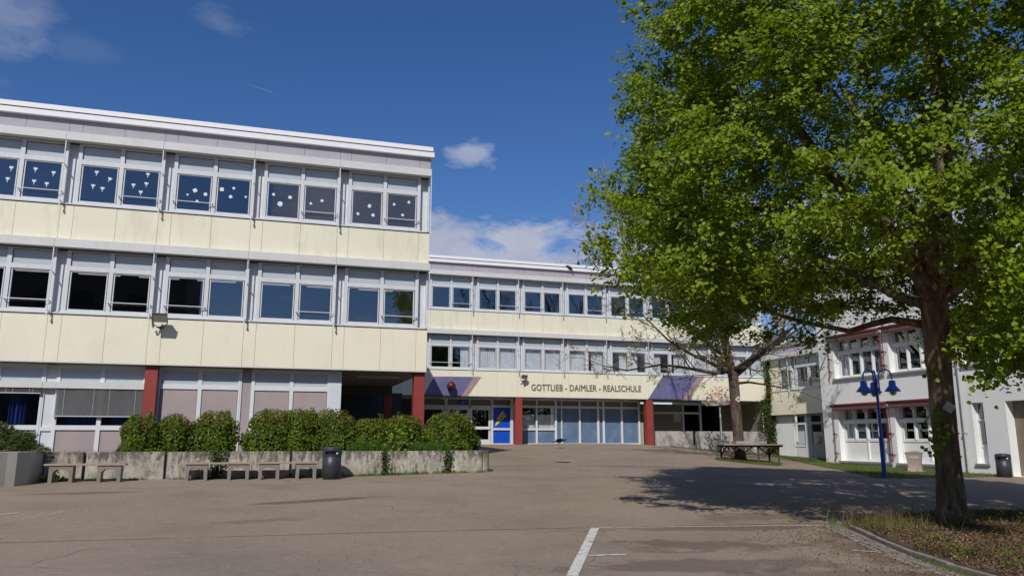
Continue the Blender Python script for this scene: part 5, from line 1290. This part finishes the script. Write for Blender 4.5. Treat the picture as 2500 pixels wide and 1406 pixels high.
limb([(12.08, 11.42, 3.35, .10), (11.95, 11.6, 4.1, .085), (11.8, 11.9, 5.0, .07), (11.6, 12.4, 6.3, .05), (11.3, 13.2, 7.8, .025)])
limb([(12.05, 11.5, 2.75, .13), (12.7, 11.2, 3.4, .11), (13.5, 10.8, 4.3, .09), (14.4, 10.4, 5.4, .06), (15.3, 10.1, 6.6, .03)])
limb([(12.1, 11.5, 2.6, .11), (12.5, 10.6, 3.3, .095), (12.8, 9.6, 4.1, .075), (13.0, 8.5, 4.8, .05), (13.1, 7.3, 5.4, .03)])
limb([(12.0, 11.6, 2.5, .11), (11.9, 12.4, 2.9, .09), (11.7, 13.6, 3.7, .07), (11.5, 15.0, 4.6, .05), (11.3, 16.6, 5.3, .025)])
limb([(12.08, 11.62, 2.15, .085), (11.7, 12.3, 2.35, .07), (11.2, 12.9, 2.2, .055), (10.6, 13.6, 2.45, .045), (9.8, 14.3, 2.9, .03), (9.0, 14.9, 3.3, .02)])
limb([(11.9, 11.45, 2.9, .10), (11.1, 10.6, 3.5, .08), (10.2, 9.7, 4.2, .06), (9.4, 8.9, 5.0, .035)])
limb([(12.15, 11.0, 5.4, .09), (12.9, 11.6, 6.6, .07), (13.8, 12.4, 8.0, .04)]); limb([(12.0, 10.9, 7.0, .07), (11.0, 10.3, 8.2, .05), (10.0, 9.8, 9.4, .03)])
limb([(12.2, 11.1, 4.6, .09), (11.4, 10.2, 5.6, .07), (10.4, 9.4, 6.8, .045), (9.4, 8.9, 7.9, .02)])
limb([(12.0, 11.6, 3.4, .10), (12.8, 12.6, 4.2, .08), (13.8, 13.8, 5.2, .06), (14.8, 15.0, 6.2, .03)])
limb([(9.9, 10.99, 4.2, .07), (9.4, 12.0, 4.3, .05), (8.6, 13.1, 4.6, .035), (7.9, 14.1, 5.0, .02)])
SKA = np.array(SK)
# crown envelope: radius by height above the eye level
def crad(z): return np.interp(z, [1.6, 2.1, 2.8, 3.6, 4.6, 6.0, 7.5, 9.0, 10.5, 12.0, 12.9], [3.8, 5.0, 5.7, 6.0, 6.0, 5.95, 5.9, 5.5, 4.5, 3.0, 1.0])
cl = []
tries = 0; NCL = 1450
vw = np.array([-.299, -.954])               # towards the yard (front side)
while len(cl) < NCL and tries < 200000:
    tries += 1
    z = rng.uniform(1.7, 12.6); th = rng.uniform(0, 2*math.pi); R0 = crad(z); lump = 1+.05*math.sin(3*th+z*1.1)+.06*math.sin(7*th-z*2)+.05*math.sin(11*th+z*3.1)
    f = rng.uniform(.42, 1.0)**.5; r = R0*lump*f-.30
    if r < 1.2: continue
    dx, dy = math.cos(th), math.sin(th); x, y = BT[0]-.1+r*dx, BT[1]-.3+r*dy
    front = dx*vw[0]+dy*vw[1]               # 1 = camera side
    right = dx*.954-dy*.299
    zmin = 3.05-.40*front*f+(.55 if front < -.3 else 0)
    if right < -.8: zmin = min(zmin, 2.3)
    if front > .2 and abs(right) < .75: zmin = 2.6+.3*front
    if right > .45: zmin = 1.55
    if z < zmin: continue
    if z > 8 and rng.random() < .35: continue
    if any((x-a)**2+(y-b)**2+(z-c)**2*1.6 < .215 for a, b, c, _ in cl): continue
    cl.append((x, y, z, rng.uniform(.45, .72)))
# hand-placed low clumps: right of the trunk, and the tip at the left edge
cl += [(13.6, 9.9, 1.15, .45), (13.2, 9.4, 1.5, .5), (14.0, 10.3, 1.45, .5), (13.3, 9.9, 1.9, .5), (14.1, 9.8, .95, .35), (13.0, 10.4, 2.2, .5), (14.4, 10.8, 1.9, .5), (13.8, 10.9, 2.2, .5),
       (9.4, 14.6, 2.45, .5), (10.2, 14.2, 2.25, .45), (10.8, 13.6, 2.1, .4), (8.6, 14.6, 2.6, .5)]
cl += [(9.73, 8.46, 2.17, 0.5), (9.46, 7.88, 2.33, 0.5), (9.64, 7.84, 1.71, 0.5), (9.76, 8.37, 1.57, 0.5), (10.3, 9.19, 1.96, 0.5), (9.63, 8.06, 1.18, 0.5), (9.37, 7.53, 2.08, 0.5), (10.05, 8.96, 1.35, 0.5), (9.85, 8.46, 1.0, 0.5), (9.99, 8.18, 1.09, 0.5), (10.54, 9.52, 2.55, 0.5), (9.64, 8.17, 2.7, 0.5), (9.41, 7.59, 2.77, 0.5), (9.65, 7.67, 1.47, 0.5), (9.58, 7.48, 1.98, 0.5), (10.41, 9.27, 2.96, 0.5), (5.55, 12.04, 3.1, 0.5), (5.99, 12.08, 2.78, 0.5), (6.41, 12.04, 2.82, 0.5), (6.87, 12.0, 2.84, 0.5), (7.46, 12.01, 2.92, 0.5), (8.24, 12.31, 2.91, 0.5), (9.06, 12.59, 2.86, 0.5), (9.83, 12.88, 2.87, 0.5), (10.98, 13.61, 2.76, 0.5), (11.82, 13.86, 2.89, 0.5), (12.48, 13.87, 2.88, 0.5), (13.22, 13.94, 2.93, 0.5), (5.63, 11.11, 2.83, 0.5), (6.15, 11.0, 2.57, 0.5), (7.07, 11.15, 2.52, 0.5), (8.08, 11.46, 2.57, 0.5), (9.13, 12.08, 2.66, 0.5), (6.19, 10.29, 2.82, 0.5), (5.39, 11.83, 3.33, 0.5), (12.37, 14.5, 3.09, 0.5), (13.14, 14.45, 3.21, 0.5), (11.22, 14.03, 2.95, 0.5), (12.94, 13.29, 2.91, 0.5), (12.29, 14.22, 3.5, 0.5), (12.76, 13.85, 3.55, 0.5), (13.13, 13.55, 3.42, 0.5), (13.41, 13.27, 3.3, 0.5), (11.72, 14.21, 3.37, 0.5), (12.11, 13.59, 3.73, 0.5), (12.7, 13.39, 3.82, 0.5), (13.15, 13.06, 3.69, 0.5), (14.77, 12.83, 3.38, 0.5), (15.46, 12.84, 3.34, 0.5), (14.74, 12.55, 3.78, 0.5), (15.05, 12.14, 3.71, 0.5)]
SKA = SKA[(SKA[:, 3] < .175)]
LP, LN, LS, LT = [], [], [], []
C_ = np.array([c[:3] for c in cl]); NODE = SKA.copy()
order = np.argsort([np.min(np.linalg.norm(SKA[:, :3]-c, axis=1)) for c in C_])
axis_ = lambda p: math.hypot(p[0]-BT[0], p[1]-BT[1])
for oi in order:
    x, y, z, r = cl[oi]; c = C_[oi]
    d = np.linalg.norm(NODE[:, :3]-c, axis=1)+np.maximum(0, np.hypot(NODE[:, 0]-BT[0], NODE[:, 1]-BT[1])-axis_(c))*1.2+np.maximum(0, NODE[:, 2]-z)*.5
    s = NODE[int(np.argmin(d))]; dist = float(np.linalg.norm(s[:3]-c))
    path = wobble_path(s[:3], c, 4, .12, .02); r0 = min(s[3]*.75, .010+.012*dist); br.tube(path, [r0*(1-.6*i/4)+.003 for i in range(5)], 5)
    NODE = np.vstack([NODE, [*c, max(.008, r0*.55)], [*path[2], r0*.8]])
    out_ = c-np.array([BT[0], BT[1], z-1.0]); out_ /= np.linalg.norm(out_)
    near = (y < 14.5 and z < 9.2)
    nt_ = 10; cn = rng.normal(size=3)*.30
    for k in range(nt_):                    # twigs of the clump, leaves strung along them
        dd = rand_dir(1)[0]*.9+out_*.45; dd[2] = dd[2]*.55-.10; dd /= np.linalg.norm(dd); ln = r*rng.uniform(.75, 1.35)
        p0 = c-dd*r*.1; p1 = c+dd*ln; p1[2] -= .12*ln
        if k < 4 and near: br.tube([tuple(p0), tuple((p0+p1)/2+rng.normal(size=3)*.03), tuple(p1)], [.006, .004, .002], 3, cap=False)
        m = rng.integers(21, 30) if z < 8.7 else rng.integers(6, 10)
        t = rng.uniform(.05, 1.05, m)[:, None]; pp = p0+(p1-p0)*t+rng.normal(size=(m, 3))*.065
        LP.append(pp); nn = rng.normal(size=(m, 3))*.46+cn+np.array([0, 0, .45])+out_*.25+TOSUN*.35
        LN.append(nn); LS.append(rng.uniform(.042, .092, m)*(1 if z < 8.7 else 1.7)); tt = dd*.5+rng.normal(size=(m, 3))*.5; tt[:, 2] -= .55; LT.append(tt)
sh = np.concatenate([np.array(c)+rng.normal(size=(k, 3))*q for c, k, q in (((11.96, 11.72, .35), 40, .10), ((11.93, 11.72, .05), 34, .09), ((11.93, 11.75, -.22), 22, .08), ((11.9, 11.66, 1.28), 14, .07))])
LP.append(sh); LN.append(rng.normal(size=(len(sh), 3))+TOSUN); LS.append(rng.uniform(.06, .10, len(sh))); LT.append(rng.normal(size=(len(sh), 3)))
LP = np.concatenate(LP); LN = np.concatenate(LN); LS = np.concatenate(LS); LT = np.concatenate(LT)
leaf_cloud('crown', LP, LN, LS, M['leaf'], bt, kind='leaf', ratio=1.0, fold=.16, tip=LT)
wpart('branches', br, M['bark'], bt, True)
tg = thing('tree_tag', (12.14, 11.565, .62), 'pale diamond-shaped plate fixed to the trunk of the big linden', 'plate')
part('plate', MB().box(-.085, .085, -.006, .006, -.085, .085), M['diamond'], tg, rot=(0, R_(38), R_(-25)))
part('screw', MB().ell((0, -.012, 0), (.008, .005, .008), 8, 6), M['black'], tg)

# ------------------------------------------------------------------ budding and bare trees
def branching(mb, p, d, ln, r, lvl, buds, up=.12, spread=.55, rmin=.004, wav=.12):
    """recursive: p start, d direction"""
    n = 4 if lvl > 1 else 3; pts = [Vector(p)]; dd = Vector(d)
    for i in range(n):
        dd = (dd+Vector(rng.normal(size=3).tolist())*wav+Vector((0, 0, up*.5))).normalized(); pts.append(pts[-1]+dd*ln/n)
    mb.tube(pts, [max(rmin, r*(1-.45*i/n)) for i in range(n+1)], 6 if r > .03 else 4, cap=False)
    if lvl == 0:
        for q in pts[1:]: buds.append(tuple(q))
        return
    k = 3 if lvl > 1 else 4
    for j in range(k):
        t = pts[-1] if j == 0 else pts[random.randint(1, n)]; o = Vector(rng.normal(size=3).tolist()).normalized()
        nd_ = (dd*(1-spread*.4)+o*spread*(.5 if j == 0 else 1)).normalized()
        branching(mb, t, nd_, ln*random.uniform(.62, .82), r*(.55 if j == 0 else .42), lvl-1, buds, up, spread, rmin, wav)
def bare_tree(name, base, main, sides, label, bmat, budmat=None, bud_n=3, bud_s=.06, lvl=3, group=None, cat='tree', rmin=.004):
    t = thing(name, (*base, gz(*base)-.02), label, cat, group)
    mb = MB(); mb.tube([q[:3] for q in main], [q[3] for q in main], 16); wpart('trunk', mb, M[bmat], t, True)
    mb = MB(); buds = []; LT_ = 1.18 if budmat == 'bud' else 1.0
    for s in sides:
        P = s; mb.tube([q[:3] for q in P], [q[3]*LT_ for q in P], 8)
        for a, b in zip(P[:-1], P[1:]):
            A_, B_ = Vector(a[:3]), Vector(b[:3]); L_ = (B_-A_).length
            for k in range(max(1, int(L_/.5))):
                q = A_+(B_-A_)*random.random(); o = Vector(rng.normal(size=3).tolist()).normalized(); d = ((B_-A_).normalized()*.7+o*.6).normalized()
                branching(mb, q, d, random.uniform(.7, 1.2)*(1+a[3]*4), max(.013, a[3]*.45), lvl-1, buds, .15, .6, rmin)
        d = (Vector(P[-1][:3])-Vector(P[-2][:3])).normalized(); branching(mb, P[-1][:3], d, 1.1, P[-1][3]*.9, lvl-1, buds, .1, .6, rmin)
    wpart('branches', mb, M[bmat if bmat != 'bark2' else 'twig'], t, True)
    if budmat:
        b = np.array(buds); b = b[rng.random(len(b)) < .55]; P = np.repeat(b, bud_n, 0)+rng.normal(size=(len(b)*bud_n, 3))*bud_s*.6
        leaf_cloud('crown', P, rng.normal(size=(len(P), 3))+TOSUN*.5, rng.uniform(.6, 1.2, len(P))*bud_s, M[budmat], t, kind='kite', ratio=1.0)
    return t
Z0 = gz(21.45, 32.6)
main = [(21.5, 32.6, Z0-.1, .34), (21.46, 32.6, Z0+.12, .28), (21.42, 32.6, -.06, .25), (21.36, 32.6, 1.46, .25), (21.31, 32.6, 3.0, .24), (21.16, 32.6, 3.6, .215), (21.04, 32.6, 4.2, .20), (20.9, 32.6, 5.0, .19), (20.7, 32.65, 6.0, .16), (20.6, 32.7, 7.5, .12), (20.7, 32.7, 9.2, .07)]
sides = [
 [(21.3, 32.6, 3.1, .10), (20.76, 32.3, 3.25, .085), (19.78, 32.0, 3.56, .07), (18.49, 31.7, 3.95, .055), (17.22, 31.4, 4.5, .04), (15.99, 31.1, 5.4, .028)],
 [(21.2, 32.6, 3.3, .09), (20.4, 32.9, 3.2, .07), (19.2, 33.3, 3.45, .06), (18.04, 33.6, 3.6, .045), (16.34, 33.9, 3.3, .03), (15.2, 34.0, 3.5, .02)],
 [(21.1, 32.6, 3.9, .09), (20.2, 32.2, 4.2, .075), (18.9, 31.7, 4.9, .06), (17.6, 31.2, 6.0, .04), (16.6, 30.9, 7.3, .025), (16.0, 30.6, 8.6, .015)],
 [(21.3, 32.6, 3.0, .12), (21.9, 32.4, 3.5, .10), (22.5, 32.2, 4.0, .085), (23.5, 31.9, 4.7, .065), (24.6, 31.6, 5.4, .045), (25.8, 31.3, 6.1, .03), (26.6, 31.0, 6.9, .018)],
 [(21.25, 32.5, 3.3, .09), (21.8, 31.6, 3.9, .07), (22.4, 30.5, 4.6, .055), (22.9, 29.2, 5.4, .035), (23.2, 28.0, 6.4, .02)],
 [(21.2, 32.7, 3.4, .09), (21.3, 33.8, 4.0, .07), (21.6, 35.2, 4.9, .05), (21.8, 36.7, 6.0, .03), (22.0, 37.8, 7.2, .018)],
 [(20.9, 32.6, 4.7, .14), (21.3, 32.6, 5.4, .13), (21.76, 32.6, 6.6, .10), (22.1, 32.6, 8.2, .07), (22.5, 32.5, 10.0, .04)],
 [(20.8, 32.6, 5.4, .08), (19.7, 32.3, 6.4, .065), (18.5, 32.1, 7.8, .045), (17.7, 32.0, 9.2, .025)],
 [(20.6, 32.7, 7.4, .07), (19.8, 33.0, 8.8, .05), (19.2, 33.2, 10.4, .03)],
 [(21.5, 32.6, 6.2, .07), (22.6, 32.9, 7.2, .05), (23.8, 33.2, 8.4, .03), (24.6, 33.4, 9.6, .018)],
 [(20.9, 32.5, 4.9, .07), (20.4, 31.4, 5.8, .055), (19.9, 30.2, 7.0, .035), (19.6, 29.2, 8.3, .02)],
 [(21.35, 32.6, 2.7, .06), (21.9, 32.2, 2.75, .045), (22.8, 31.9, 2.6, .03), (23.6, 31.7, 2.45, .018)]]
bare_tree('budding_tree', (21.45, 32.6), main, sides, 'spreading tree with thin branches and tiny yellow-green buds, growing through the hexagonal table', 'bark2', 'bud', 4, .085, 3, rmin=.006)
tg = thing('tree_tag', (21.34, 32.32, 1.95), 'small diamond-shaped plate on the trunk of the budding tree', 'plate')
part('plate', MB().box(-.11, .11, -.006, .006, -.11, .11), M['diamond'], tg, rot=(0, R_(42), R_(-30)))
part('mark', MB().box(-.05, .05, -.014, -.008, -.04, .04), M['bark'], tg, rot=(0, R_(42), R_(-30)))
def simple_bare(base, h, label, seed, bmat='twig_pale', rmin=.02, spread=5.0, budmat=None):
    random.seed(seed); x, y = base; z = gz(x, y)
    main = [(x, y, z-.1, .35), (x+.1, y, z+h*.25, .28), (x-.1, y, z+h*.5, .2), (x+.2, y, z+h*.75, .1), (x+.1, y, z+h*.88, .05)]; sides = []
    for k in range(13):
        t = .25+.6*k/13; a = k*2.4; zz = z+h*t; L_ = spread*(1.1-t)
        sides.append([(x, y, zz, .11*(1.15-t)), (x+L_*.5*math.cos(a), y+L_*.5*math.sin(a), zz+h*.08, .06), (x+L_*math.cos(a), y+L_*math.sin(a), zz+h*.17, .03)])
    return bare_tree('bare_tree', base, main, sides, label, bmat, budmat, 3, .12, 3, 'bare trees beyond the school', rmin=rmin)
simple_bare((29.0, 60.0), 23, 'pale bare tree above the roof of the rear wing, left of the linden crown', 11, spread=7.5)
simple_bare((44.0, 38.0), 25, 'pale bare tree seen through the upper right of the linden crown', 12, rmin=.02, spread=9)
simple_bare((37.5, 50.5), 15, 'bare tree behind the linking block', 14, spread=7)
# trees on the other side of the yard, seen only as reflections in the window panes
simple_bare((30.0, -19.0), 24, 'large bare tree behind the camera, mirrored in the rear wing windows', 21, 'twig', .018, 9)
tb = thing('apartment_block', (-34, -30, -1.7), 'long dark apartment block behind the camera, mirrored in the front wing windows', 'building')
M['dark_render'] = surf('dark_render', (.10, .085, .075), .8, .1)
part('wall', MB().box(-25, 25.3, -14, 0, 0, 20.6), M['dark_render'], tb)
part('roof', MB().box(-25.2, 25.5, -14.2, .3, 20.601, 20.9), M['rooffelt'], tb)
for fl in range(6):
    for k in range(12): part('window', MB().box(-23.5+4*k, -21.7+4*k, .001, .05, 1.5+3.2*fl, 2.9+3.2*fl), M['black'], tb)
random.seed(7)

tr0 = thing('roadside_tree', (2, -34, -1.6), 'dark leafy tree behind the camera, in front of the entrance axis', 'tree', 'row of leafy trees behind the camera')
part('trunk', MB().tube([(0, 0, -.1), (.1, 0, 3), (0, 0, 8)], [.3, .25, .1], 10), M['bark'], tr0, True)
n = 5000; P = rand_dir(n)*rng.uniform(.4, 1, n)[:, None]**.4*np.array([4.6, 3.6, 5.2]); P[:, 2] += 6.6
P *= (1+.12*np.sin(P[:, :1]*1.3)*np.cos(P[:, 2:3]*1.1))
leaf_cloud('crown', P+np.array([2, -34, -1.6]), rng.normal(size=(n, 3)), .42, M['shrub'], tr0, kind='kite', ratio=1.1)
for k, (x, y, sc) in enumerate([(9.5, -36, 1.05), (17, -33, .95), (25, -38, 1.15), (34, -35, 1.0), (44, -38, 1.1), (-6, -24, .8), (55, -30, 1.1)]):
    c = copy_tree(tr0); c['label'] = 'dark leafy tree behind the camera, %s of the row' % ['second', 'third', 'fourth', 'fifth', 'sixth', 'smallest', 'rightmost'][k]; c.location = (x, y, -1.6); c.rotation_euler = (0, 0, k*1.3); c.scale = (sc, sc, sc)
random.seed(7)
